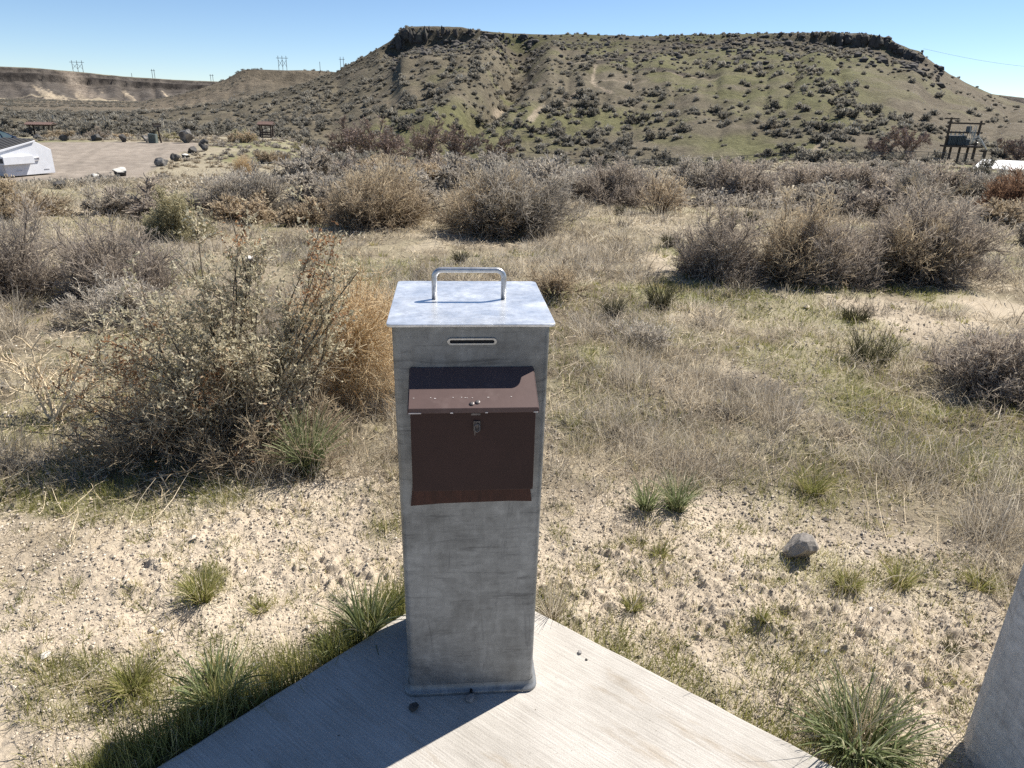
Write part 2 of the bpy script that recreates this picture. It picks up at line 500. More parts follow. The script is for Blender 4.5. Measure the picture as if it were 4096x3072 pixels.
def walk(st, d, L, k, gn, rng):
    n = len(st)
    steps = np.repeat(d[:, None], k - 1, 1) + np.cumsum(rng.normal(size=(n, k - 1, 3)) * gn, 1)
    steps = nrm(steps) * (L / (k - 1))[:, None, None]
    return np.concatenate([st[:, None], st[:, None] + np.cumsum(steps, 1)], 1)

def bush_mesh(name, rng, w=1.0, h=.6, n0=26, n1=260, n2=2000, tw=.006, dens_tip=.5, gn=.18, lobes=1, flat=80, n3=0):
    """a twiggy dome: w wide, h high, ribbons for twigs and small tubes for the main stems"""
    parts = []
    for lb in range(lobes):
        k = 1.0 if lobes == 1 else rng.uniform(.55, .85)
        off = np.zeros(3) if lobes == 1 else np.array([(lb / (lobes - 1) - .5) * w * .62, rng.normal() * .08 * w, 0])
        a, b = w * .5 * (k if lobes == 1 else k * .78), h * (1 if lb == 0 else rng.uniform(.75, 1.02))
        m0, m1, m2 = n0 // lobes, n1 // lobes, n2 // lobes
        az = rng.uniform(0, 2 * np.pi, m0)
        th = np.radians(flat) * rng.uniform(0, 1, m0) ** .65
        lump = .82 + .3 * np.sin(az * 3 + rng.uniform(0, 6)) * rng.uniform(.3, 1) + rng.normal(size=m0) * .08
        d = np.stack([np.sin(th) * np.cos(az), np.sin(th) * np.sin(az), np.cos(th)], -1)
        L = lump / np.sqrt((np.sin(th) / a) ** 2 + (np.cos(th) / b) ** 2) * .86
        st = np.stack([np.cos(az) * a * .16 * rng.uniform(0, 1, m0), np.sin(az) * a * .16 * rng.uniform(0, 1, m0), np.full(m0, -.03 * h)], -1) + off
        d0 = nrm(d + np.array([0, 0, -.12]))
        P0 = walk(st, d0, L, 6, gn * .8, rng)
        P0[:, :, 2] += np.linspace(0, 1, 6)[None] ** 2 * .05 * h
        P1, t1 = branch(P0, m1, rng, .22, 1.0, .42 * (a + b) * .5 * 1.2, .55, .28, 5, gn)
        P2, t2 = branch(P1, m2, rng, .15, 1.0, .2 * (a + b) * .5 * 1.3, .6, .22, 3, gn * 1.2)
        lv = np.linspace(0, 1, 6)
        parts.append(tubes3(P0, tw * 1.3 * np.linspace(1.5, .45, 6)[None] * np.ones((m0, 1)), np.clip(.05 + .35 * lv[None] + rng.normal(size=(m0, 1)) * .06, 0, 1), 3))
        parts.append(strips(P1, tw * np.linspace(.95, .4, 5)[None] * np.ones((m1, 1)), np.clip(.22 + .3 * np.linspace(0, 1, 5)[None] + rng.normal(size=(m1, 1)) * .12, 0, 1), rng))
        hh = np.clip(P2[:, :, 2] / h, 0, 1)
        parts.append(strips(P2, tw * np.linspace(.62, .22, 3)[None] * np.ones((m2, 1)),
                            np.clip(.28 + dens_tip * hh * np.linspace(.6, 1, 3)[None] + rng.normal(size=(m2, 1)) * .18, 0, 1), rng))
        if n3:
            m3 = n3 // lobes
            P3, _ = branch(P2, m3, rng, .2, 1, .1 * (a + b) * .5, .7, .2, 2, .1)
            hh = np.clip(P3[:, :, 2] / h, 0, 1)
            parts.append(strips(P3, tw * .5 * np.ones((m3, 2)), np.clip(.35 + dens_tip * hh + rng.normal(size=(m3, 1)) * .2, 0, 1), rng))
    V, Q, T = merge(parts)
    V[:, 2] = np.maximum(V[:, 2], -.08 * h)
    return mesh_from(name, V, [Q], T)

def rock_mesh(name, rng, dims, sub=3, rough=.18, cuts=9, lo=.55, hi=.85):
    import bmesh
    bm = bmesh.new(); bmesh.ops.create_icosphere(bm, subdivisions=sub, radius=1.0)
    V = np.array([v.co for v in bm.verts])
    for _ in range(cuts):
        n = nrm(rng.normal(size=3)); dcut = rng.uniform(lo, hi)
        ex = np.maximum(V @ n - dcut, 0)
        V = V - ex[:, None] * n
    o = rng.uniform(0, 50, 3)
    V = V * (1 + rough * (fbm(V[:, 0] * 2 + o[0] + V[:, 2], V[:, 1] * 2 + o[1] - V[:, 2] * .7, 3, 4) - .5))[:, None]
    V = V - (V.max(0) + V.min(0)) / 2
    V = V / (V.max(0) - V.min(0)) * np.array(dims)
    for v, c in zip(bm.verts, V):
        v.co = c
    me = bpy.data.meshes.new(name); bm.to_mesh(me); bm.free()
    return me

# ------------------------------------------------------------------ cover of the ground: where grass, soil, green
def ell(px):
    out = []
    for u, v, wu, dy, wt in px:
        P = ground(u, v)
        out.append((P[0], P[1], wu * mpp(P) / 2, dy, wt))
    return out

BARE = ell([(800, 2350, 1500, .45, 1), (2900, 2250, 1500, .55, 1), (3300, 2500, 1500, .4, 1), (2500, 2080, 700, .35, .9), (3500, 1270, 900, .8, .8), (3450, 1400, 500, .4, .7),
            (2750, 1060, 260, 1.0, .8), (2650, 1200, 240, .6, .5), (3950, 1230, 300, .6, .7), (1500, 2150, 300, .3, .8), (900, 2650, 1200, .25, .9), (2750, 1600, 500, .25, .3), (200, 2500, 500, .3, .8)])
GREEN = ell([(2330, 1470, 330, .35, .8), (2900, 1180, 640, .25, .95), (3700, 1175, 360, .2, .8), (2500, 1640, 420, .3, .6), (300, 1930, 640, .3, .95), (650, 1990, 600, .2, .7),
             (3200, 1900, 600, .4, .5), (3900, 1850, 400, .4, .6), (3600, 1640, 600, .3, .6), (2750, 1750, 400, .2, .4), (800, 2350, 200, .12, .9), (3300, 1250, 300, .3, .5), (2300, 1720, 200, .2, .6),
             (3300, 2300, 500, .15, .5), (3650, 2330, 350, .12, .6), (3150, 2650, 500, .2, .5), (400, 2720, 700, .12, .8), (900, 2620, 250, .1, .6), (1550, 2060, 140, .2, .5), (650, 1120, 300, .8, .5),
             (2800, 1010, 300, .6, .5), (500, 1420, 500, .5, .5), (1250, 1000, 260, 1.0, .4)])

def field(E, x, y, soft=.5):
    s = 0.0
    for cx, cy, rx, ry, wt in E:
        dd = np.sqrt(((x - cx) / rx) ** 2 + ((y - cy) / ry) ** 2)
        s = np.maximum(s, wt * (1 - sst(1 - soft, 1 + soft, dd + .9 * (fbm(x * 2.6, y * 2.6, 3, 71) - .5))))
    return s

PAD_A = None
def line_x(p, d, q, e):
    t = ((q[0] - p[0]) * e[1] - (q[1] - p[1]) * e[0]) / (d[0] * e[1] - d[1] * e[0])
    return p + d * t
def g0(u, v, z=0.0):
    d = ray(u, v); t = (z - EYE) / d[2]
    return (np.array([0, 0, EYE]) + d * t)[:2]
_pl, _pl2, _pr, _pr2 = g0(1610, 2460), g0(620, 3072), g0(2150, 2445), g0(3350, 3072)
DL, DR = nrm(_pl2 - _pl), nrm(_pr2 - _pr)
PAD_A = line_x(_pl, DL, _pr, DR)

def pad_in(x, y, grow=0.0):
    """true inside the concrete pad"""
    qx, qy = x - PAD_A[0], y - PAD_A[1]
    nl = np.array([-DL[1], DL[0]]); nr_ = np.array([DR[1], -DR[0]])
    return (qx * nl[0] + qy * nl[1] > -grow) & (qx * nr_[0] + qy * nr_[1] > -grow)

def pad_dist(x, y):
    qx, qy = x - PAD_A[0], y - PAD_A[1]
    nl = np.array([-DL[1], DL[0]]); nr_ = np.array([DR[1], -DR[0]])
    return -np.minimum(qx * nl[0] + qy * nl[1], qx * nr_[0] + qy * nr_[1])

def covers(x, y):
    r = np.hypot(x, y)
    n = fbm(x * 1.1, y * 1.1, 4, 91)
    c = sst(2.35, 3.3, r + (n - .5) * 1.5)
    c = c * (1 - field(BARE, x, y)) * (.62 + .38 * sst(.33, .5, fbm(x * 1.9 + 4, y * 1.9, 3, 97))) + .05
    c = np.clip(c + .25 * (fbm(x * 4, y * 4, 2, 92) - .5), .04, 1)
    g = field(GREEN, x, y) * (.45 + .55 * sst(.35, .6, fbm(x * 5, y * 5, 2, 93)))
    g = np.clip(g + .50 * sst(.52, .66, fbm(x * .8 + 9, y * .8, 3, 94)) * sst(2.6, 3.6, r) * (1 - .5 * sst(8, 14, r)), 0, 1)
    pd = pad_dist(x, y)
    left = x < PAD_A[0] + .1
    g = np.maximum(g, (1 - sst(.07, .22, pd + .14 * (fbm(x * 7, y * 7, 2, 95) - .5))) * (pd > -.02) * np.where(left, 1.0, .45))
    return c, g

# ------------------------------------------------------------------ terrain meshes
def build_terrain():
    fa = np.radians(np.arange(-47, 47.001, .125))
    ra = np.radians(np.arange(50, 310.1, 4.0))
    az = np.concatenate([fa, ra])
    rr = np.concatenate([[.3], np.geomspace(.5, .98, 14), np.linspace(1.0, 4.6, 460), np.geomspace(4.63, 12, 85), np.geomspace(12.4, 112, 130), np.linspace(113, 345, 190),
                         np.linspace(350, 800, 110), np.linspace(806, 1460, 150), np.geomspace(1500, 9000, 14)])
    na, nr_ = len(az), len(rr)
    A, Rr = np.meshgrid(az, rr)
    X, Y = Rr * np.sin(A), Rr * np.cos(A)
    Z = height(X, Y)
    inpad = pad_in(X, Y, -.05) & (Rr < 6)
    Z = np.where(inpad, np.minimum(Z, -.09), np.where(pad_in(X, Y, .03) & (Rr < 6), np.minimum(Z, -.03), Z))
    x, y, r, a = X.ravel(), Y.ravel(), Rr.ravel(), np.arctan2(X, Y).ravel()
    c, g = covers(x, y)
    sand = np.array([.53, .45, .35]); thatch = np.array([.27, .235, .165]); grn = np.array([.15, .16, .065]); lotc = np.array([.255, .22, .185])
    col = sand + (thatch - sand) * np.clip(c, 0, 1)[:, None]
    col = col + (grn - col) * (np.clip(g, 0, 1) * .75)[:, None]
    ptn = sst(.40, .62, fbm(x * 3.2, y * 3.2, 4, 103)) * np.clip(c, 0, 1) * (1 - sst(7, 12, r))
    col = col + (np.array([.145, .118, .085]) - col) * (ptn * .85)[:, None]  # dark litter, deepened to put shade between the blades into the colour
    mid = sst(9, 30, r)
    midc = np.array([.29, .255, .185]) + (np.array([.19, .185, .10]) - np.array([.29, .255, .185])) * sst(.45, .65, fbm(x * .12, y * .12, 4, 101))[:, None]
    col = col + (midc - col) * mid[:, None]
    lm = lot_mask(X, Y).ravel()
    col = col + (lotc - col) * lm[:, None]
    trk = np.abs(((x * .8 + y * .35) % 3.4) - 1.7 + 1.2 * (fbm(x * .06, y * .06, 2, 305) - .5))
    col = col * (1 + lm * (.30 * (fbm(x * .5, y * .12, 4, 301) - .5) + .5 * (fbm(x * 3, y * 3, 3, 302) - .5) - .14 * (1 - sst(.1, .3, trk)) * sst(.45, .6, fbm(x * .1, y * .1, 2, 303))))[:, None]
    # hill colours: olive grass, greener on the right-hand face, stony tan on the shoulders, paths of bare soil
    hs = sst(105, 125, r)
    n1 = fbm(x * .045, y * .045, 4, 111); n2 = fbm(x * .15, y * .15, 3, 112)
    h0 = np.array([.135, .118, .084]); h1 = np.array([.132, .128, .066]); h2 = np.array([.18, .152, .117])
    gw = sst(.42, .6, n1 + .16 * sst(D(3), D(14), a) - .12 * sst(D(23), D(27), a) - .25 * (1 - sst(D(-16), D(-4), a)) - .12 * sst(235, 290, r))
    hcol = h0 + (h1 - h0) * gw[:, None]
    tw = np.clip(sst(.5, .66, n2) * .6 + .7 * sst(D(22), D(27), a), 0, 1) * .55
    hcol = hcol + (h2 - hcol) * tw[:, None]
    hcol = hcol * (1 - .28 * sst(235, 292, r) * (1 - sst(D(26), D(29), a)))[:, None]
    col = col + (hcol - col) * hs[:, None]
    paths = [([(2383, 259), (2368, 329), (2447, 373)], .35), ([(2313, 368), (2278, 393), (2239, 418), (2164, 428), (2119, 483)], .6), ([(2298, 254), (2472, 264), (2621, 284), (2736, 306), (2870, 314)], .6),
             ([(2368, 329), (2580, 326)], .6), ([(3292, 568), (3263, 610)], .6), ([(2010, 440), (1975, 462)], .5)]
    for pts, wpath in paths:
        W = [ground(*p) for p in pts]
        for p, q in zip(W[:-1], W[1:]):
            if np.linalg.norm(q - p) > 150:
                continue
            dx, dy = q[0] - p[0], q[1] - p[1]
            t = np.clip(((x - p[0]) * dx + (y - p[1]) * dy) / (dx * dx + dy * dy), 0, 1)
            dist = np.hypot(x - p[0] - t * dx, y - p[1] - t * dy) + .8 * (n2 - .5)
            w = (1 - sst(wpath * .6, wpath * 1.5, dist)) * .85
            col = col + (np.array([.30, .25, .19]) - col) * w[:, None]
    # cut banks of the old track (bare dark stone)
    for pts in ([(2383, 252), (2497, 222), (2646, 195), (2780, 180), (2646, 154), (2560, 150)], [(2472, 262), (2621, 278), (2736, 298), (2860, 306)]):
        W = [ground(*p) for p in pts]
        for p, q in zip(W[:-1], W[1:]):
            dx, dy = q[0] - p[0], q[1] - p[1]
            t = np.clip(((x - p[0]) * dx + (y - p[1]) * dy) / max(dx * dx + dy * dy, 1e-6), 0, 1)
            dist = np.hypot(x - p[0] - t * dx, y - p[1] - t * dy)
            col = col + (np.array([.07, .06, .05]) - col) * ((1 - sst(1.0, 2.6, dist + 1.6 * (n2 - .5))) * .85)[:, None]
    # far land: grey-brown talus, pale streaks of bare ash, dark cliff bands
    fs = sst(360, 460, r)
    s3 = np.clip((r - 1130) / 270.0, 0, 1)
    fcol = np.array([.165, .142, .107]) + (np.array([.215, .18, .135]) - np.array([.165, .142, .107])) * sst(.4, .62, fbm(x * .012, y * .012, 4, 121))[:, None]
    tal = np.array([.105, .092, .08]) * (.8 + .4 * fbm(a * 160 + s3 * 3, s3 * 5, 3, 126))[:, None]
    fcol = fcol + (tal - fcol) * sst(.02, .12, s3)[:, None]
    strk = sst(.575, .64, fbm(a * 120 + s3 * 2.2, s3 * .8, 3, 122)) * sst(.03, .10, s3) * (1 - sst(.5, .74, s3)) * sst(.42, .55, fbm(a * 18, s3 * .5, 2, 127))
    fcol = fcol + (np.array([.42, .35, .26]) - fcol) * (strk * .85)[:, None]
    ash = sst(.56, .64, fbm(a * 45, s3 * 9, 3, 128)) * sst(.0, .05, s3) * (1 - sst(.14, .26, s3)) * (1 - sst(D(-27), D(-23), a))
    fcol = fcol + (np.array([.46, .39, .28]) - fcol) * (ash * .8)[:, None]
    sj = s3 + .05 * (fbm(a * 60, s3 * 0, 3, 123) - .5)
    cliff = np.maximum(sst(.775, .80, sj) * (1 - sst(.86, .89, sj)), .75 * sst(.905, .915, sj) * (1 - sst(.945, .96, sj)))
    cliff = np.maximum(cliff, .6 * sst(.64, .66, sj) * (1 - sst(.69, .71, sj)) * sst(.45, .6, fbm(a * 25, s3, 2, 129)))
    fcol = fcol + (np.array([.038, .033, .03]) - fcol) * (cliff * (.45 + .55 * sst(.3, .5, fbm(a * 300, s3 * 14, 3, 124))))[:, None]
    sl = np.exp(-((a - D(-29.6) + (s3 - .5) * D(1.6)) / D(.55)) ** 2) * sst(.1, .2, s3) * (1 - sst(.95, 1, s3))
    fcol = fcol + (np.array([.27, .225, .18]) - fcol) * (sl * .85)[:, None]
    rimtop = sst(.955, .985, s3)
    fcol = fcol + (np.array([.20, .18, .12]) - fcol) * rimtop[:, None]
    s2 = np.clip((r - 430) / 210.0, 0, 1)
    fcol = fcol * (1 - .22 * sst(.3, .8, s2) * (r < 900))[:, None]
    col = col + (fcol - col) * fs[:, None]
    Pt = np.stack([x, y, Z.ravel()], -1)
    I = np.arange(nr_ * na).reshape(nr_, na)
    nx = np.roll(I, -1, 1)
    Q = np.stack([I[:-1], nx[:-1], nx[1:], I[1:]], -1)           # (nr-1, na, 4)
    rmid = Rr[:-1]; fr = foot_r(np.arctan2(X, Y)[:-1])
    cls = np.where(rmid < fr, 0, np.where(rmid < 345, 1, np.where(rmid < 800, 2, 3)))
    for k, nm, mt in ((0, "ground", M['ground']), (1, "mesa_hill", M['hill']), (2, "far_hill", M['far']), (3, "far_plateau", M['far'])):
        q = Q[cls == k]
        if k == 0:
            q = np.concatenate([q, np.stack([np.full(na, I[0, 0]), np.roll(I[0], -1), I[0], I[0]], -1)[:0]])
        ids, inv = np.unique(q, return_inverse=True)
        me = mesh_from(nm, Pt[ids], [inv.reshape(q.shape)], None, col[ids], True)
        kind(link(nm, me, mt), 'structure')

build_terrain()

# basalt blocks of the mesa's rim: part of the terrain
def build_rim():
    rng = np.random.default_rng(5)
    import bmesh
    V, F = [], []; b = 0
    def block(c, d):
        nonlocal b
        me = rock_mesh("b", rng, d, 1, .3, 7)
        vv = np.array([v.co for v in me.vertices]); a = rng.uniform(0, 6.28)
        vv = np.stack([vv[:, 0] * math.cos(a) - vv[:, 1] * math.sin(a), vv[:, 0] * math.sin(a) + vv[:, 1] * math.cos(a), vv[:, 2]], -1) + c
        V.append(vv); F.append(np.array([p.vertices[:] for p in me.polygons]) + b); b += len(vv)
        bpy.data.meshes.remove(me)
    for u in np.concatenate([np.arange(1592, 1760, 4.0), np.arange(1760, 2080, 7.0), np.arange(3120, 3470, 5.0), np.arange(3470, 3700, 3.0)]):
        strong = 1.0 if (u < 1720 or u > 3330) else .5
        for k in range(2 if strong == 1 else 1):
            a, _ = azel(u + rng.normal() * 3, 150); r = R_RIDGE - rng.uniform(1, 9)
            x, y = r * math.sin(a), r * math.cos(a)
            top = EYE + R_RIDGE * math.tan(float(np.interp(a, *MESA)))
            hh = (rng.uniform(3.5, 7.5) if u < 2500 else rng.uniform(2.4, 4.8)) * strong
            block(np.array([x, y, top - hh * .5 - rng.uniform(.2, 2.6)]), (rng.uniform(1.2, 3.0) * strong, rng.uniform(1.2, 3.0) * strong, hh))
    kind(link("basalt_rim", mesh_from("basalt_rim", np.concatenate(V), [np.concatenate(F)]), M['rim']), 'structure')
    V, F, b = [], [], 0
    for i in range(620):
        u = rng.choice([rng.uniform(1560, 2150), rng.uniform(2900, 3800)]) if i < 460 else rng.uniform(2100, 3000)
        a, _ = azel(u, 200); r = R_RIDGE - 6 - 75 * rng.uniform(0, 1) ** 1.6
        x, y = r * math.sin(a), r * math.cos(a)
        s = rng.uniform(.5, 1.0) + rng.exponential(.35)
        block(np.array([x, y, float(height(x, y)) + s * .15]), (s * 1.4, s * 1.2, s))
    kind(link("talus_rocks", mesh_from("talus_rocks", np.concatenate(V), [np.concatenate(F)]), M['rim']), 'stuff')

build_rim()

# ------------------------------------------------------------------ concrete pad
def build_pad():
    m, nt, b = newmat("broomed_concrete")
    tc = N(nt, "ShaderNodeTexCoord")
    mp = N(nt, "ShaderNodeMapping"); mp.inputs["Rotation"].default_value = (0, 0, -math.atan2(DR[1], DR[0])); mp.inputs["Scale"].default_value = (5, 190, 1)
    nt.links.new(tc.outputs["Object"], mp.inputs[0])
    # Mapping applies scale before rotation, so turn first with a second node
    mp0 = N(nt, "ShaderNodeMapping"); mp0.inputs["Rotation"].default_value = (0, 0, -math.atan2(DR[1], DR[0]))
    nt.links.new(tc.outputs["Object"], mp0.inputs[0]); nt.links.new(mp0.outputs[0], mp.inputs[0])
    mp.inputs["Rotation"].default_value = (0, 0, 0)
    broom = N(nt, "ShaderNodeTexNoise", i_Scale=1.0, i_Detail=4.0, i_Roughness=.7)
    nt.links.new(mp.outputs[0], broom.inputs["Vector"])
    grit = N(nt, "ShaderNodeTexNoise", i_Scale=220.0, i_Detail=3.0, i_Roughness=.7)
    blot = N(nt, "ShaderNodeTexNoise", i_Scale=4.0, i_Detail=6.0, i_Roughness=.62)
    pits = N(nt, "ShaderNodeTexNoise", i_Scale=75.0, i_Detail=2.0)
    mps = N(nt, "ShaderNodeMapping"); mps.inputs["Scale"].default_value = (2.2, 9, 1); nt.links.new(mp0.outputs[0], mps.inputs[0])
    stain = N(nt, "ShaderNodeTexNoise", i_Scale=1.0, i_Detail=5.0, i_Roughness=.65)
    for n in (grit, blot, pits):
        nt.links.new(tc.outputs["Object"], n.inputs["Vector"])
    nt.links.new(mps.outputs[0], stain.inputs["Vector"])
    c = ramp(nt, [(.3, (.40, .375, .335)), (.7, (.54, .51, .465))]); nt.links.new(blot.outputs[0], c.inputs[0])
    cb = ramp(nt, [(.35, (.80, .79, .78)), (.62, (1.06, 1.06, 1.06))]); nt.links.new(broom.outputs[0], cb.inputs[0])
    cg = ramp(nt, [(.3, (.86, .86, .86)), (.7, (1.08, 1.08, 1.08))]); nt.links.new(grit.outputs[0], cg.inputs[0])
    cp = ramp(nt, [(.22, (.35, .33, .3)), (.29, (1, 1, 1))]); nt.links.new(pits.outputs[0], cp.inputs[0])
    cs = ramp(nt, [(.58, (1, 1, 1)), (.74, (.74, .66, .56))]); nt.links.new(stain.outputs[0], cs.inputs[0])
    o = c.outputs[0]
    for q in (cb, cg, cp, cs):
        o = mixc(nt, 'MULTIPLY', 1.0, o, q.outputs[0])
    nt.links.new(o, b.inputs["Base Color"]); b.inputs["Roughness"].default_value = .9; b.inputs["Specular IOR Level"].default_value = .25
    ad = N(nt, "ShaderNodeMath", operation='ADD'); nt.links.new(broom.outputs[0], ad.inputs[0]); nt.links.new(grit.outputs[0], ad.inputs[1])
    bp = N(nt, "ShaderNodeBump", i_Strength=.55, i_Distance=.0025); nt.links.new(ad.outputs[0], bp.inputs["Height"]); nt.links.new(bp.outputs[0], b.inputs["Normal"])
    A = PAD_A
    poly = [A, A + DL * 2.9, A + DL * 2.9 + DR * 2.9, A + DR * 2.9]
    # subdivide the two visible edges so they can waver like a cast edge
    rng = np.random.default_rng(3)
    pts = []
    for i, (p, q) in enumerate(zip(poly, poly[1:] + poly[:1])):
        n = 40 if i in (0, 3) else 2
        for k in range(n):
            w = p + (q - p) * k / n
            if k:
                w = w + rng.normal(size=2) * .0012
            pts.append(w)
    mb = MB()
    mb.prism([tuple(p) for p in pts], lambda p, t: (p[0], p[1], t), -.13, 0.0)
    o = mb.build("concrete_pad", m, None, .007, 2)
    kind(o, 'structure')
build_pad()

# ------------------------------------------------------------------ fee post
def galv(name, base, lo, hi, rlo, rhi, metal, sc=7.0, streak=True, spots=True):
    m, nt, b = newmat(name)
    tc = N(nt, "ShaderNodeTexCoord")
    a1 = N(nt, "ShaderNodeTexNoise", i_Scale=sc, i_Detail=8.0, i_Roughness=.68, i_Distortion=.4)
    a2 = N(nt, "ShaderNodeTexNoise", i_Scale=sc * 7, i_Detail=5.0, i_Roughness=.7)
    mp = N(nt, "ShaderNodeMapping"); mp.inputs["Scale"].default_value = (9, 9, 55)
    a3 = N(nt, "ShaderNodeTexNoise", i_Scale=1.0, i_Detail=4.0, i_Roughness=.6)
    mp4 = N(nt, "ShaderNodeMapping"); mp4.inputs["Scale"].default_value = (60, 60, 4)
    a4 = N(nt, "ShaderNodeTexNoise", i_Scale=1.0, i_Detail=3.0, i_Roughness=.6)
    for n in (a1, a2):
        nt.links.new(tc.outputs["Object"], n.inputs["Vector"])
    nt.links.new(tc.outputs["Object"], mp.inputs[0]); nt.links.new(mp.outputs[0], a3.inputs["Vector"])
    nt.links.new(tc.outputs["Object"], mp4.inputs[0]); nt.links.new(mp4.outputs[0], a4.inputs["Vector"])
    c = ramp(nt, [(.32, lo), (.5, base), (.68, hi)]); nt.links.new(a1.outputs[0], c.inputs[0])
    o = c.outputs[0]
    for n, (p, q) in ((a2, ((.25, .74), (.7, 1.14))), (a3, ((.3, .90), (.62, 1.04))), (a4, ((.3, .93), (.65, 1.03)))):
        k = ramp(nt, [(p[0], (p[1],) * 3), (q[0], (q[1],) * 3)]); nt.links.new(n.outputs[0], k.inputs[0])
        o = mixc(nt, 'MULTIPLY', 1.0, o, k.outputs[0])
    if spots:
        for sc_, rot in (((4, 4, 60), .25), ((9, 9, 90), -.5), ((40, 40, 5), .35)):
            mp7 = N(nt, "ShaderNodeMapping"); mp7.inputs["Scale"].default_value = sc_; mp7.inputs["Rotation"].default_value = (0, rot, 0); nt.links.new(tc.outputs["Object"], mp7.inputs[0])
            a7 = N(nt, "ShaderNodeTexNoise", i_Scale=1.0, i_Detail=6.0, i_Roughness=.65, i_Distortion=1.2); nt.links.new(mp7.outputs[0], a7.inputs["Vector"])
            k = ramp(nt, [(.27, (1.25, 1.25, 1.25)), (.38, (1, 1, 1)), (.60, (1, 1, 1)), (.72, (.72, .72, .73))]); nt.links.new(a7.outputs[0], k.inputs[0])
            o = mixc(nt, 'MULTIPLY', 1.0, o, k.outputs[0])
        mp6 = N(nt, "ShaderNodeMapping"); mp6.inputs["Scale"].default_value = (3.2, 3.2, 26); nt.links.new(tc.outputs["Object"], mp6.inputs[0])
        a6 = N(nt, "ShaderNodeTexNoise", i_Scale=1.0, i_Detail=9.0, i_Roughness=.72, i_Distortion=.8); nt.links.new(mp6.outputs[0], a6.inputs["Vector"])
        k = ramp(nt, [(.56, (1, 1, 1)), (.64, (.62, .62, .63))]); nt.links.new(a6.outputs[0], k.inputs[0])
        o = mixc(nt, 'MULTIPLY', 1.0, o, k.outputs[0])
        a5 = N(nt, "ShaderNodeTexNoise", i_Scale=34.0, i_Detail=2.0); nt.links.new(tc.outputs["Object"], a5.inputs["Vector"])
        k = ramp(nt, [(.20, (.35, .35, .36)), (.26, (1, 1, 1))]); nt.links.new(a5.outputs[0], k.inputs[0])
        o = mixc(nt, 'MULTIPLY', 1.0, o, k.outputs[0])
    nt.links.new(o, b.inputs["Base Color"]); b.inputs["Metallic"].default_value = metal
    mr = N(nt, "ShaderNodeMapRange"); mr.inputs[1].default_value = .3; mr.inputs[2].default_value = .7; mr.inputs[3].default_value = rlo; mr.inputs[4].default_value = rhi
    nt.links.new(a1.outputs[0], mr.inputs[0]); nt.links.new(mr.outputs[0], b.inputs["Roughness"])
    bp = N(nt, "ShaderNodeBump", i_Strength=.18, i_Distance=.002); nt.links.new(a2.outputs[0], bp.inputs["Height"]); nt.links.new(bp.outputs[0], b.inputs["Normal"])
    return m

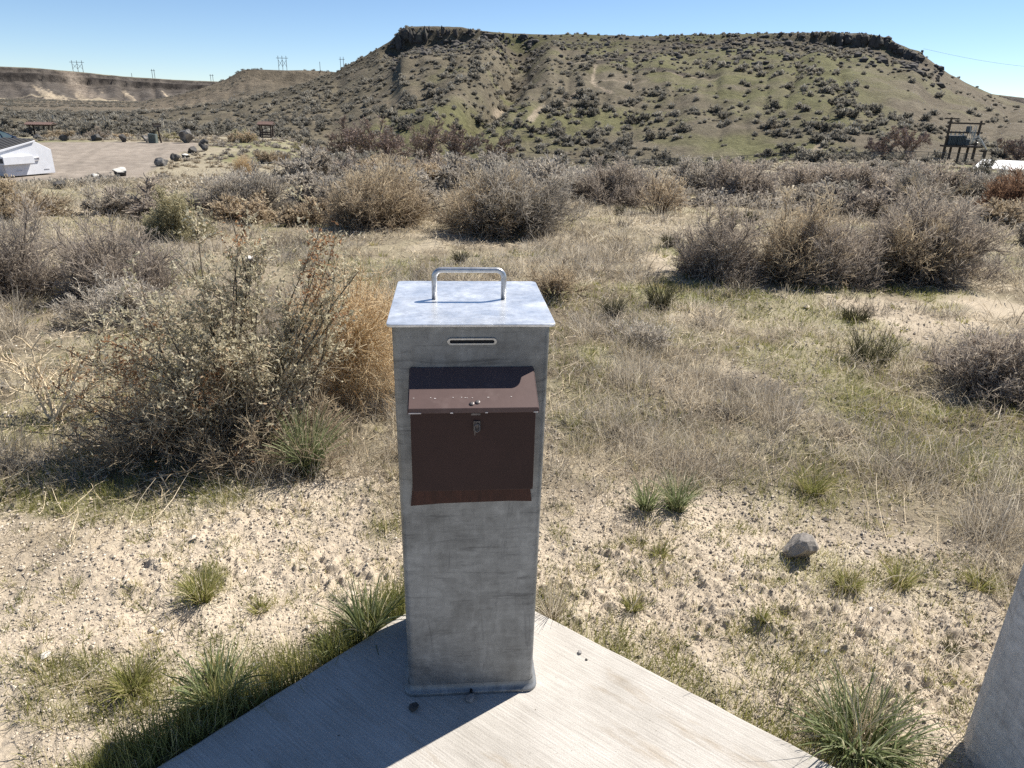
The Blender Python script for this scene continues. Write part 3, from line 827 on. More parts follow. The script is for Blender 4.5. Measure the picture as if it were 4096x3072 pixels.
def build_fee_post():
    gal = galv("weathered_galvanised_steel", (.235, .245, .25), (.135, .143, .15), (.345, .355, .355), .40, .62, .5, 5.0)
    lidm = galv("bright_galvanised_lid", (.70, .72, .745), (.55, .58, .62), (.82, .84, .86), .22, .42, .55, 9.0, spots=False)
    tubem = galv("galvanised_tube", (.5, .51, .52), (.4, .41, .42), (.6, .6, .6), .3, .45, .8, 12.0, spots=False)
    dark = simple_mat("dark_slot", (.006, .006, .007), .8, var=.1)  # near-black colour stands for shade inside slot and drain hole
    brown = simple_mat("brown_painted_steel", (.040, .021, .019), .55, var=.2, scale=6.0, bump=.08, col2=(.062, .038, .035), thr=(.60, .78), spec=.2)
    cover_brown = simple_mat("lighter_brown_paint", (.105, .068, .062), .55, var=.18, scale=9.0, bump=.08, col2=(.16, .115, .105), thr=(.58, .72), spec=.25)  # cover's paint, lighter than the box shell's
    rust = simple_mat("rusty_edge", (.052, .019, .012), .8, var=.5, scale=9.0, bump=.3, col2=(.14, .07, .035), thr=(.60, .70), stretch=(9, 1, 1.6))
    bare = simple_mat("bare_worn_edge", (.62, .56, .52), .6, var=.5, scale=60.0)
    steel = simple_mat("old_steel", (.12, .11, .11), .5, .7, var=.3, scale=60.0)
    yaw = math.radians(5.3)
    t = thing("fee_post", "tall galvanised steel fee deposit post with a brown envelope box, standing on the concrete pad", "fee post", (-.098, 1.602, 0), yaw)
    # body: rounded vertical edges, weld of the skirt at its foot
    W, Dp, H1, rc = .375, .35, 1.112, .018
    def rrect(w, d, rad, seg=6, y0=0.0):
        P = []
        for cx, cy, a0 in ((w / 2 - rad, d - rad, 0), (-w / 2 + rad, d - rad, 90), (-w / 2 + rad, rad, 180), (w / 2 - rad, rad, 270)):
            for k in range(seg + 1):
                a = math.radians(a0 + 90 * k / seg)
                P.append((cx + rad * math.cos(a), cy + rad * math.sin(a) + y0))
        return P
    mb = MB()
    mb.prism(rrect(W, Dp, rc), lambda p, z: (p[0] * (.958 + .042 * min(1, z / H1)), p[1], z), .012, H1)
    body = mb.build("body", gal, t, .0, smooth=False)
    # skirt with a folded lip
    mb = MB()
    prof = [(.0004, .030), (.0025, .020), (.008, .012), (.0125, .009), (.0132, .0075), (.0125, .0)]
    rings = [rrect(.362 + 2 * o, Dp + 2 * o, rc + o, 6, -o) for o, z in prof]
    n = len(rings[0]); Vv = []; Ff = []
    for rg, (o, z) in zip(rings, prof):
        Vv += [(p[0], p[1], z + (p[0] < 0) * -.0 + .002) for p in rg]
    for i in range(len(prof) - 1):
        Ff += [(i * n + k, i * n + (k + 1) % n, (i + 1) * n + (k + 1) % n, (i + 1) * n + k) for k in range(n)]
    mb.add(Vv, Ff)
    sk = mb.build("base_skirt", gal, t, 0, smooth=True)
    mb = MB(); mb.tube([(0, -.0165, .014), (0, -.008, .014)], .0042, 12); mb.build("drain_hole", dark, sk)
    # lid
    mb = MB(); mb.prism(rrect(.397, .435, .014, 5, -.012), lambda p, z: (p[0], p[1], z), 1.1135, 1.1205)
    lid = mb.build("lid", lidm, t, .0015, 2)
    mb = MB()
    path = [(-.0905, .218, 1.1195), (-.0905, .218, 1.178)]
    for k in range(1, 7):
        a = math.pi / 2 * k / 6
        path.append((-.0905 + .02 * (1 - math.cos(a)), .218, 1.178 + .02 * math.sin(a)))
    for k in range(0, 7):
        a = math.pi / 2 * k / 6
        path.append((.0905 - .02 + .02 * math.sin(a), .218, 1.178 + .02 * math.cos(a)))
    path.append((.0905, .218, 1.1195))
    mb.tube(path, .0072, 14); h = mb.build("handle", tubem, lid, 0, smooth=True)
    # coin and envelope slot: a rolled frame round a plate coloured as inner shade
    def stad(w, hgt, seg=8):
        r_ = hgt / 2; P = []
        for cx, a0 in ((w / 2 - r_, -90), (-w / 2 + r_, 90)):
            for k in range(seg + 1):
                a = math.radians(a0 + 180 * k / seg); P.append((cx + r_ * math.cos(a), r_ * math.sin(a)))
        return P
    o_, i_ = stad(.119, .0180), stad(.106, .0085)
    n = len(o_); mb = MB(); zc = 1.0755
    Vv = [(p[0] + .001, 0.0, zc + p[1]) for p in o_] + [(p[0] * .985 + .001, -.0045, zc + p[1] * .9) for p in o_] + [(p[0] + .001, -.0042, zc + p[1]) for p in i_] + [(p[0] + .001, -.0006, zc + p[1]) for p in i_]
    mb.add(Vv, [(j * n + k, j * n + (k + 1) % n, (j + 1) * n + (k + 1) % n, (j + 1) * n + k) for j in range(3) for k in range(n)])
    sl = mb.build("slot_frame", tubem, t, 0, smooth=False)
    mb = MB(); mb.add([(p[0] + .001, -.0008, zc + p[1]) for p in i_], [tuple(range(n))]); mb.build("slot_dark_plate", dark, sl)
    # envelope box
    eb = link("envelope_box", None, None, t)
    pj = .108
    mb = MB()
    mb.prism([(-.0005, 1.003), (-.0005, .736), (-pj, .733), (-pj, .958)], lambda p, x: (x, p[0], p[1]), -.1435, .1455)
    mb.build("box_shell", brown, eb, .0025, 2)
    mb = MB()
    mb.prism([(-.147, .735), (.147, .735), (.149, .700), (.157, .638), (.10, .6405), (0, .639), (-.08, .6375), (-.156, .632), (-.149, .700)], lambda p, y: (p[0], y, p[1]), -.0045, -.0006)
    mb.build("rusty_lip", rust, eb, 0)
    # sloping cover with a folded front edge
    mb = MB()
    sl_a, sl_b = (-.0012, 1.0112), (-.128, .958)
    th = .0035
    mb.prism([sl_a, (sl_a[0], sl_a[1] - th), (sl_b[0] + .002, sl_b[1] - th), (sl_b[0] + .002, sl_b[1] - .012), (sl_b[0], sl_b[1] - .012), sl_b], lambda p, x: (x, p[0], p[1]), -.1462, .1482)
    # pointed end flanges closing the cover's sides
    for x0, x1 in ((-.1484, -.1464), (.1484, .1504)):
        mb.prism([(-.0016, 1.008), (-.127, .955), (-.127, .943), (-.0016, .985)], lambda p, x: (x, p[0], p[1]), x0, x1)
    cv = mb.build("box_cover", cover_brown, eb, .0008, 1)
    mb = MB()
    for x0, x1 in ((-.146, -.118), (-.052, -.046), (.027, .033), (.138, .148)):
        mb.box(((x0 + x1) / 2, sl_b[0] - .0003, sl_b[1] - .0110), (x1 - x0, .0016, .0026))
    rr2 = np.random.default_rng(8)
    for k in range(10):
        x = rr2.uniform(-.14, .15); f = .76 + rr2.normal() * .006
        yy = sl_a[0] + (sl_b[0] - sl_a[0]) * f; zz = sl_a[1] + (sl_b[1] - sl_a[1]) * f
        mb.box((x, yy, zz + .0004), (rr2.uniform(.0015, .005), .0013, .0010), M4=Matrix.Rotation(math.atan2(sl_b[1] - sl_a[1], sl_b[0] - sl_a[0]) + math.pi, 3, 'X'))
    kind(mb.build("chipped_paint", bare, eb, 0), 'stuff')
    mb = MB()
    for x in (-.003, .0105):
        f = .90 if x < 0 else .865
        p = Vector((x, sl_a[0] + (sl_b[0] - sl_a[0]) * f, sl_a[1] + (sl_b[1] - sl_a[1]) * f)); nn = Vector((0, -.387, .922))
        mb.tube([p - nn * .001, p + nn * .002, p + nn * .003], [.0056, .0056, .003], 12)
    mb.build("rivet", steel, eb, 0, smooth=False)
    # hasp and staple
    lt = link("latch", None, None, t)
    mb = MB(); mb.box((.009, -pj - .0015, .905), (.017, .003, .027)); mb.build("latch_plate", steel, lt, .001, 1)
    mb = MB()
    ring = [(.009 + .0065 * math.cos(a), -pj - .006 - .004 * math.sin(a * .5), .903 + .010 * math.sin(a)) for a in np.linspace(math.pi * .5, math.pi * 2.4, 14)]
    mb.tube(ring, .0019, 8); mb.tube([(.004, -pj - .007, .905), (.004, -pj - .009, .885)], .0019, 8); mb.build("staple", steel, lt, 0, smooth=True)
    mb = MB(); mb.box((.006, sl_b[0] + .006, sl_b[1] - .017), (.022, .004, .006)); mb.build("hasp_tab", steel, lt, .0008, 1)
build_fee_post()

# ------------------------------------------------------------------ concrete post at the right
def build_side_post():
    m = galv("smooth_grey_concrete", (.47, .47, .47), (.40, .40, .405), (.54, .54, .535), .7, .85, 0.0, 5.0)
    P = np.append(g0(3880, 2975), 0)
    a = math.radians(2)
    w, ch = .46, .04
    pl = [(0, -w), (w, -w), (w, ch * 1.6), (ch * .8, ch * 1.6), (0, 0)]
    mb = MB(); mb.prism(pl, lambda p, z: (p[0] * (1 - .03 * z), p[1] * (1 - .03 * z), z), -.12, .95)
    o = mb.build("concrete_post", m, None, .012, 3, loc=(P[0], P[1], 0))
    o.rotation_euler = (0, 0, a)
    tag(o, "smooth grey concrete post with a chamfered corner, cut off by the right edge", "post")
build_side_post()

# ------------------------------------------------------------------ small stones
def stones():
    rng = np.random.default_rng(4)
    for u, v, w, lab, mt in ((1888, 2797, 42, "brownish pebble touching the foot of the fee post below its drain hole", M['grey_rock']),
                             (1657, 2838, 44, "dark grey pebble lying in the shade left of the fee post foot", M['basalt']),
                             (2318, 2612, 22, "tiny tan crumb of stone on the sunlit concrete right of the fee post", M['grey_rock']),
                             (2345, 2640, 12, "smallest dark speck of gravel on the sunlit concrete", M['basalt'])):
        P = g0(u, v); s = w * 2.05 / FPX
        if 'foot of the fee post below' in lab:
            P = g0(1880, 2800)
        o = link("pebble", rock_mesh("pebble", rng, (s, s * .8, s * .6), 2, .3), mt, None, (P[0], P[1], s * .25), rng.uniform(0, 6))
        tag(o, lab, "pebble", "stones on the concrete pad")
    P = ground(3205, 2235)
    s = mpp(P)
    o = link("rock", rock_mesh("rock", np.random.default_rng(31), (130 * s, 120 * s, 150 * s), 3, .3, 8, .48, .76), M['brown_rock'], None, (P[0], P[1] + .02, P[2] + 40 * s), .5)
    o.rotation_euler = (.12, .22, .6)
    tag(o, "angular grey rock with a sharp broken face on the bare soil right of the pad", "rock")
    for u, v, w, lab in ((180, 2625, 44, "pale flat stone lying alone on the bare soil near the left edge"), (640, 2530, 30, "small whitish stone on bare soil left of the pad"), (3290, 2610, 40, "grey rounded stone in the weeds right of the pad"),
                         (1030, 2665, 44, "grey stone half hidden beside the tall green clump at the pad's left edge"), (3480, 2440, 30, "white pebble in the soil between the pad and the concrete post")):
        P = ground(u, v); s = w * mpp(P)
        o = link("stone", rock_mesh("stone", rng, (s, s * .8, s * .5), 2, .3), M['grey_rock'] if 'grey' in lab else M['pale_stone'], None, (P[0], P[1], P[2] + s * .12), rng.uniform(0, 6))
        tag(o, lab, "stone", "loose stones on the soil")
M['pale_stone'] = simple_mat("pale_stone", (.58, .54, .48), .9, var=.2, scale=30.0, bump=.4)
stones()

# ------------------------------------------------------------------ gravel, straw, grass: uncountable cover
def scatter(n, rng, rmin, rmax, half=43):
    r = np.exp(rng.uniform(math.log(rmin), math.log(rmax), n))
    a = np.radians(rng.uniform(-half, half, n))
    return r * np.sin(a), r * np.cos(a), r

def build_gravel():
    rng = np.random.default_rng(31)
    x, y, r = scatter(170000, rng, 1.1, 7.5)
    c, g = covers(x, y)
    keep = (rng.uniform(size=len(x)) < (1.05 - np.clip(c, 0, 1)) * np.where(r > 4, .6, 1)) & (pad_dist(x, y) > .015)
    x, y, r = x[keep], y[keep], r[keep]
    n = len(x)
    s = .0018 + .0050 * rng.uniform(size=n) ** 5 + .010 * (rng.uniform(size=n) > .9975) * rng.uniform(size=n)
    s = s * np.clip(r / 2.2, .9, 2.2)
    z = height(x, y) + s * .45
    base = np.array([[1, 0, 0], [-1, 0, 0], [0, 1, 0], [0, -1, 0], [0, 0, 1], [0, 0, -.6]], float)
    V = base[None] * (s[:, None, None] * rng.uniform(.6, 1.25, (n, 6, 1))) * np.array([1.15, 1, .75])
    a = rng.uniform(0, 6.28, n); ca, sa = np.cos(a)[:, None], np.sin(a)[:, None]
    V = np.stack([V[..., 0] * ca - V[..., 1] * sa, V[..., 0] * sa + V[..., 1] * ca, V[..., 2]], -1) + np.stack([x, y, z], -1)[:, None]
    tri = np.array([[0, 2, 4], [2, 1, 4], [1, 3, 4], [3, 0, 4], [2, 0, 5], [1, 2, 5], [3, 1, 5], [0, 3, 5]])
    F = (np.arange(n)[:, None, None] * 6 + tri[None]).reshape(-1, 3)
    t = np.where(rng.uniform(size=n) < .05, rng.uniform(0, .35, n), rng.uniform(.45, 1, n))
    mt = plant_mat("gravel_grains", [(0, (.08, .075, .07)), (.4, (.20, .175, .15)), (.55, (.46, .39, .305)), (1, (.62, .55, .45))], 0, 0)
    kind(link("gravel", mesh_from("gravel", V.reshape(-1, 3), [F], np.repeat(t, 6)), mt), 'stuff')

def blades(x, y, z, r, L, lean, hw, tint, rng, k=3, curl=.5, az=None):
    n = len(x)
    a = rng.uniform(0, 2 * np.pi, n) if az is None else az
    d = np.stack([np.cos(a), np.sin(a), np.zeros(n)], -1)
    t = np.linspace(0, 1, k)
    th = lean[:, None] * (1 - curl + 2 * curl * t[None])           # lean from the vertical, growing along the blade
    step = np.stack([np.sin(th)[..., None] * d[:, None], np.cos(th)[..., None] * np.array([0, 0, 1.0])], 0).sum(0) * (L / (k - 1))[:, None, None]
    P = np.concatenate([np.zeros((n, 1, 3)), np.cumsum(step[:, :-1], 1)], 1) + np.stack([x, y, z], -1)[:, None]
    W = hw[:, None] * np.linspace(1, .25, k)[None]
    return strips(P, W, np.repeat(tint[:, None], k, 1) if tint.ndim == 1 else tint, rng)

def build_grass():
    rng = np.random.default_rng(41)
    # dry grass and thatch
    x, y, r = scatter(430000, rng, 1.2, 42)
    c, g = covers(x, y)
    c = np.where(r > 12, np.maximum(c, .7), c)
    clump = sst(.42, .58, fbm(x * 5.5, y * 5.5, 3, 131)) * (.25 + .75 * sst(.36, .55, fbm(x * 1.5, y * 1.5, 3, 136)))
    keep = (rng.uniform(size=len(x)) < c * (.10 + .9 * np.where(r > 9, np.maximum(clump, .55), clump)) * (1 - .5 * g) * np.where(r < 9, .62, 1)) & (pad_dist(x, y) > .02) & (lot_mask(x, y) < .3)
    x, y, r, clump = x[keep], y[keep], r[keep], clump[keep]
    n = len(x)
    big = sst(.45, .7, fbm(x * .55, y * .55, 3, 132))
    L = rng.uniform(.04, .15, n) * (.55 + .9 * big) * (1 + .25 * sst(4, 12, r))
    lean = np.clip(rng.normal(1.05, .42, n), .05, 1.62)
    hw = np.maximum(.0013, r * .00043) * rng.uniform(.6, 1.3, n)
    tone = fbm(x * .9, y * .9, 3, 133)
    tint = np.clip(rng.normal(.5, .27, n) + (tone - .5) * 1.2, 0, 1)
    V, Q, T = blades(x, y, height(x, y) - .004, r, L, lean, hw, tint, rng, 4, .45)
    kind(link("dry_grass", mesh_from("dry_grass", V, [Q], T), M['straw']), 'stuff')
    # short green grass
    x, y, r = scatter(420000, rng, 1.1, 30)
    c, g = covers(x, y)
    keep = (rng.uniform(size=len(x)) < g * .85 + .008 * (r < 4)) & (pad_dist(x, y) > .008) & (lot_mask(x, y) < .3)
    x, y, r, g = x[keep], y[keep], r[keep], g[keep]
    n = len(x)
    L = rng.uniform(.02, .065, n) * (.7 + .5 * g) * (1 + 1.0 * (pad_dist(x, y) < .26) * (x < PAD_A[0] + .1))
    lean = np.abs(rng.normal(.35, .4, n))
    hw = np.maximum(.0013, r * .00040) * rng.uniform(.7, 1.3, n)
    tint = np.clip(rng.normal(.6, .22, n) + (fbm(x * 3, y * 3, 2, 134) - .5) * .7, 0, 1)
    V, Q, T = blades(x, y, height(x, y) - .003, r, L, lean, hw, tint, rng, 3, .5)
    kind(link("green_grass", mesh_from("green_grass", V, [Q], T), M['green']), 'stuff')
    # fallen pale stems
    x, y, r = scatter(8500, rng, 1.6, 16)
    c, g = covers(x, y)
    keep = (rng.uniform(size=len(x)) < np.clip(c * 1.1 - .08, .012, 1)) & (pad_dist(x, y) > .12)
    x, y, r = x[keep], y[keep], r[keep]; n = len(x)
    a = rng.uniform(0, 6.28, n); L = rng.uniform(.05, .20, n) + rng.exponential(.03, n)
    d = np.stack([np.cos(a), np.sin(a), np.abs(rng.normal(0, .16, n))], -1)
    P = walk(np.stack([x, y, height(x, y) + .008], -1), nrm(d), L, 5, .16, rng)
    P[..., 2] = np.maximum(P[..., 2], height(P[..., 0], P[..., 1]) + .004)
    V, Q, T = tubes3(P, np.maximum(.0014, r * .00036)[:, None] * np.linspace(1, .5, 5)[None], np.repeat(rng.uniform(.2, 1, n)[:, None], 5, 1), 3)
    kind(link("fallen_straw", mesh_from("fallen_straw", V, [Q], T), M['pale_twig']), 'stuff')
    # broad low litter of broken twigs (greyish), thickest in the grass
    x, y, r = scatter(60000, rng, 1.6, 14)
    c, g = covers(x, y)
    keep = (rng.uniform(size=len(x)) < np.clip(c - .15, .05, 1) * sst(.4, .6, fbm(x * 1.7, y * 1.7, 3, 135))) & (pad_dist(x, y) > .05)
    x, y, r = x[keep], y[keep], r[keep]; n = len(x)
    a = rng.uniform(0, 6.28, n)
    d = nrm(np.stack([np.cos(a), np.sin(a), rng.uniform(0, 1.2, n)], -1))
    P = walk(np.stack([x, y, height(x, y)], -1), d, rng.uniform(.03, .12, n), 3, .4, rng)
    V, Q, T = strips(P, np.maximum(.0012, r * .00036)[:, None] * np.ones((1, 3)), np.clip(np.repeat(rng.normal(.55, .25, n)[:, None], 3, 1), 0, 1), rng)
    kind(link("twig_litter", mesh_from("twig_litter", V, [Q], T), M['sage']), 'stuff')

def build_weeds():
    rng = np.random.default_rng(47)
    for nm, mt, cnt, lo, hi, gr, nb, Lr in (("dry_weeds", 'sage', 2600, 1.5, 16, False, 40, (.05, .17)), ("tan_weeds", 'straw', 3000, 1.5, 18, False, 36, (.05, .18)), ("green_weeds", 'green', 4200, 1.2, 9, True, 30, (.02, .06))):
        x, y, r = scatter(cnt * 2, rng, lo, hi)
        c, g = covers(x, y)
        patch = sst(.47, .62, fbm(x * 1.3, y * 1.3, 3, 141 + len(nm)))
        p = (.16 * (1 - c) + .35 * g + .05) if gr else np.clip((c - .12) * 1.15, .02, 1) * patch * (1 - .6 * g)
        keep = (rng.uniform(size=len(x)) < p) & (pad_dist(x, y) > (.03 if gr else .15)) & (lot_mask(x, y) < .2)
        x, y, r = x[keep], y[keep], r[keep]; n = len(x)
        if n == 0:
            continue
        R_ = np.repeat(r, nb); sz = np.repeat(rng.uniform(.6, 1.25, n) * (1 + .02 * r), nb)
        a = rng.uniform(0, 6.28, n * nb); q = sz * rng.uniform(*Lr, n * nb) * .55
        bx, by = np.repeat(x, nb) + q * np.cos(a), np.repeat(y, nb) + q * np.sin(a)
        L = sz * rng.uniform(*Lr, n * nb); lean = np.clip(rng.normal(.75, .4, n * nb), .05, 1.5)
        hw = np.maximum(.0011, R_ * .00036) * rng.uniform(.6, 1.3, n * nb)
        tint = np.clip(np.repeat(rng.normal(.55, .27, n), nb) + rng.normal(0, .17, n * nb), 0, 1)
        V, Q, T = blades(bx, by, height(bx, by) - .004, R_, L, lean, hw, tint, rng, 4, .45, a + rng.normal(0, .8, n * nb))
        kind(link(nm, mesh_from(nm, V, [Q], T), M[mt]), 'stuff')
build_weeds()
build_gravel()
build_grass()

# ------------------------------------------------------------------ grass clumps one can point at
def clump_mesh(name, rng, n, L, spread, lean, hw, dry=.12):
    a = rng.uniform(0, 6.28, n); q = spread * np.sqrt(rng.uniform(size=n))
    x, y = q * np.cos(a), q * np.sin(a)
    az = a + rng.normal(0, .7, n)
    Ls = L * rng.uniform(.45, 1.1, n)
    ln = np.clip(rng.normal(lean, .3, n), .03, 1.5)
    tint = np.clip(rng.normal(.5, .2, n), 0, .88)
    tint = np.where(rng.uniform(size=n) < dry, rng.uniform(.9, 1, n), tint)
    V, Q, T = blades(x, y, np.full(n, -.012), None, Ls, ln, hw * rng.uniform(.7, 1.3, n), tint, rng, 6, .55, az)
    return mesh_from(name, V, [Q], T)

def clumps():
    rng = np.random.default_rng(51)
    G = "green bunchgrass clumps"
    L = [  # u, v(base), width px, height px, blades, material, label
        (880, 2800, 400, 190, 260, 'clump', "large blue-green grass clump leaning over the pad's left edge"),
        (1470, 2545, 230, 200, 190, 'clump', "green grass clump at the pad's left edge just left of the fee post"),
        (1330, 2600, 160, 90, 190, 'clump', "low wide-bladed grass clump midway along the pad's left edge"),
        (3440, 2990, 700, 230, 430, 'clump', "big ragged green grass clump with dry stems between the pad and the concrete post"),
        (1235, 1890, 220, 230, 330, 'clump', "dark green grass clump with tall pale seed stems in front of the saltbush"),
        (2585, 2040, 130, 120, 190, 'clump', "left one of two dark green clumps on bare soil right of the fee post"),
        (2705, 2035, 170, 140, 230, 'clump', "right one of two dark green clumps on bare soil right of the fee post"),
        (810, 2395, 190, 130, 260, 'green', "yellow-green grass tuft alone on the bare soil at left"),
        (3390, 2345, 200, 80, 220, 'green', "low green tuft below the grey rock"),
        (3600, 2345, 150, 120, 150, 'green', "straw-topped tuft between the grey rock and the concrete post"),
        (3920, 2350, 200, 90, 240, 'green', "dense green tuft near the right edge above the concrete post"),
        (530, 2755, 260, 130, 330, 'green', "broad olive grass tuft on the soil near the left bottom corner"),
        (860, 2690, 120, 90, 140, 'green', "small olive tuft above the large pad-edge clump"),
        (2210, 2480, 150, 160, 130, 'straw', "tuft of dry yellow grass behind the pad, right of the fee post"),
        (2640, 2220, 110, 60, 120, 'green', "small flat green weed on the bare soil below the two dark clumps"),
        (2530, 2440, 110, 90, 110, 'green', "sparse green weed in the bare soil right of the pad's corner"),
        (3050, 2480, 80, 80, 80, 'green', "tiny tan-green weed in the middle of the bare soil"),
        (3810, 2600, 150, 70, 110, 'tuft', "silvery low weed beside the concrete post"),
        (3250, 1960, 260, 110, 260, 'green', "olive grass tuft above the grey rock"),
        (1040, 2440, 150, 60, 120, 'green', "low dull weed on the soil left of the fee post"),
    ]
    for u, v, w, h, n, mt, lab in L:
        P = ground(u, v); s = mpp(P)
        lean = .35 + .45 * min(1.6, w / (2.2 * h))
        me = clump_mesh("grass_clump", rng, n, h * s * 1.25, w * s * .17, lean, (.0036 if w > 300 or h > 190 else .0026) if mt == 'clump' else .0016, .12 if mt == 'clump' else .25)
        o = link("grass_clump", me, M[mt], None, (P[0], P[1], float(height(P[0], P[1]))), rng.uniform(0, 6))
        tag(o, lab, "grass clump", G)
        if "tall pale seed stems" in lab or "dry stems" in lab:
            n2 = 16 if "tall" in lab else 34
            a = rng.uniform(0, 6.28, n2)
            V, Q, T = blades(rng.normal(0, .03, n2), rng.normal(0, .03, n2), np.zeros(n2), None, rng.uniform(.2, .42, n2), np.abs(rng.normal(.35, .3, n2)), np.full(n2, .0016), rng.uniform(.4, 1, n2), rng, 7, .6, a)
            link("seed_stem", mesh_from("seed_stem", V, [Q], T), M['pale_twig'], o)
            o.children[0]['kind'] = 'stuff'
    T = "dark mounded grass tufts"
    K = [(2480, 862, 34, 36, "smallest round dark tuft in the pale grass, left of the fan-shaped bush"), (2910, 916, 90, 66, "dark tuft left of the big bush, lower one of the pair"), (2925, 880, 80, 40, "dark tuft left of the big bush, upper one of the pair"),
         (3000, 888, 80, 46, "dark tuft touching the upper left side of the big bush"), (2680, 985, 80, 56, "lone round dark tuft in the grass between fee post and big bush"), (2855, 990, 90, 50, "brownish green tuft on the sandy strip left of the big bush"),
         (2800, 1075, 190, 110, "wide dark tuft at the lower left foot of the big bush"), (2450, 1262, 110, 80, "grey spiky tuft in the grass right of the fee post lid"), (2640, 1225, 160, 110, "dark grass tuft with yellow tips right of the spiky grey tuft"),
         (1840, 1050, 80, 50, "flat dark tuft in the grass behind the fee post lid"), (3900, 820, 60, 40, "dark tuft at the foot of the thicket near the right edge"), (3480, 1430, 300, 120, "loose grey-green patch of weeds on the sand in front of the big bush"), (3420, 1280, 200, 60, "low grey-green tuft on the sand below the big bush")]
    for u, v, w, h, lab in K:
        P = ground(u, v); s = mpp(P)
        me = clump_mesh("grass_tuft", rng, 260, h * s * 1.15, w * s * .24, .6, max(.002, P[1] * .0005), .05)
        o = link("grass_tuft", me, M['tuft'], None, P, rng.uniform(0, 6))
        tag(o, lab, "grass tuft", T)
clumps()

# ------------------------------------------------------------------ shrubs near enough to describe one by one
def near_shrubs():
    rng = np.random.default_rng(61)
    S = [  # u, v(base), w px, h px, lobes, twigs, material, name, label
        (3080, 1150, 560, 310, 2, 17000, 'purple', 'shrub', "left part of the big brown bush at right, with orange-tinged twigs"),
        (3370, 1140, 560, 325, 2, 18000, 'rabbit', 'shrub', "middle and tallest part of the big brown bush at right"),
        (3660, 1125, 480, 285, 1, 14000, 'purple', 'shrub', "right part of the big brown bush, arching toward the right edge"),
        (1720, 945, 560, 270, 2, 12000, 'rabbit', 'shrub', "tan feathery bush left of centre, behind the saltbush's right arm"),
        (2060, 945, 430, 230, 1, 9000, 'sage', 'shrub', "grey-brown bush just right of the tan feathery bush, behind the fee post"),
        (1540, 900, 300, 220, 1, 7000, 'rabbit', 'shrub', "tan bush peeping over the saltbush's right arm"),
        (1200, 880, 420, 170, 2, 7000, 'sage', 'shrub', "low grey bush on the grass above the saltbush"),
        (230, 1230, 640, 400, 2, 16000, 'purple', 'shrub', "large grey-purple twiggy bush at the left edge"),
        (720, 965, 240, 170, 1, 5000, 'olive', 'shrub', "yellowish green broom-like shrub left of the saltbush's top"),
        (60, 885, 300, 120, 1, 5000, 'rabbit', 'shrub', "brownish bush at the left edge above the grey-purple one"),
        (600, 862, 340, 105, 2, 5000, 'sage', 'shrub', "low grey brush right of the stones by the gravel lot"),
        (950, 860, 300, 150, 1, 5000, 'sage', 'shrub', "grey dome bush between the yellowish shrub and the low grey bush"),
        (2455, 820, 300, 160, 1, 6500, 'purple', 'shrub', "round dark brown bush right of centre in the pale grass"),
        (2640, 862, 200, 200, 1, 1500, 'rabbit', 'shrub', "fan-shaped open bush with visible bare stems in the pale grass"),
        (2960, 810, 300, 130, 1, 5000, 'purple', 'shrub', "dark rounded bush above the pair of tufts"),
        (2780, 770, 220, 110, 1, 4000, 'sage', 'shrub', "grey bush between the fan-shaped bush and the dark rounded one"),
        (3560, 800, 460, 135, 2, 9000, 'purple', 'shrub', "tall twiggy thicket rising behind the big brown bush, left half"),
        (3840, 830, 420, 135, 2, 8500, 'sage', 'shrub', "tall twiggy thicket rising behind the big brown bush, right half"),
        (4060, 865, 240, 190, 1, 6000, 'russet', 'shrub', "russet dark bush at the right edge"),
        (4000, 985, 420, 140, 2, 5000, 'sage', 'shrub', "flattened grey brush with dead branches at the right edge"),
        (4020, 1620, 480, 250, 1, 9000, 'purple', 'shrub', "low dusky bush in the grass at the right edge"),
        (2280, 790, 220, 110, 1, 4000, 'sage', 'shrub', "grey bush left of the round dark brown bush"),
        (3230, 775, 260, 110, 1, 4000, 'purple', 'shrub', "small bush left of the tall twiggy thicket"),
        (2560, 1420, 520, 60, 1, 1400, 'sage', 'shrub', "sprawling grey dry brush lying low right of the fee post lid"),
        (2215, 1200, 230, 140, 1, 2600, 'rabbit', 'shrub', "grey leafless brush right behind the fee post lid"),
        (480, 1330, 520, 120, 1, 4500, 'sage', 'shrub', "low sprawl of grey stems right below the grey-purple bush"),
    ]
    for u, v, w, h, lobes, n2, mt, nm, lab in S:
        P = ground(u, v); s = mpp(P)
        ww, hh = w * s * 1.28, h * s * 1.16
        P = P + np.array([P[0], P[1], 0]) / np.hypot(P[0], P[1]) * ww * .22
        dist = np.hypot(P[0], P[1])
        thin = n2 < 3600
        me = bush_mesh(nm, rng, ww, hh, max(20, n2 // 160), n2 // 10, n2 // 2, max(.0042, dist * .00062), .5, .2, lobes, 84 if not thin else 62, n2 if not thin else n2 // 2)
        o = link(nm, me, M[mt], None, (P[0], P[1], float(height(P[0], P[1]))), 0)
        tag(o, lab, "shrub")
near_shrubs()

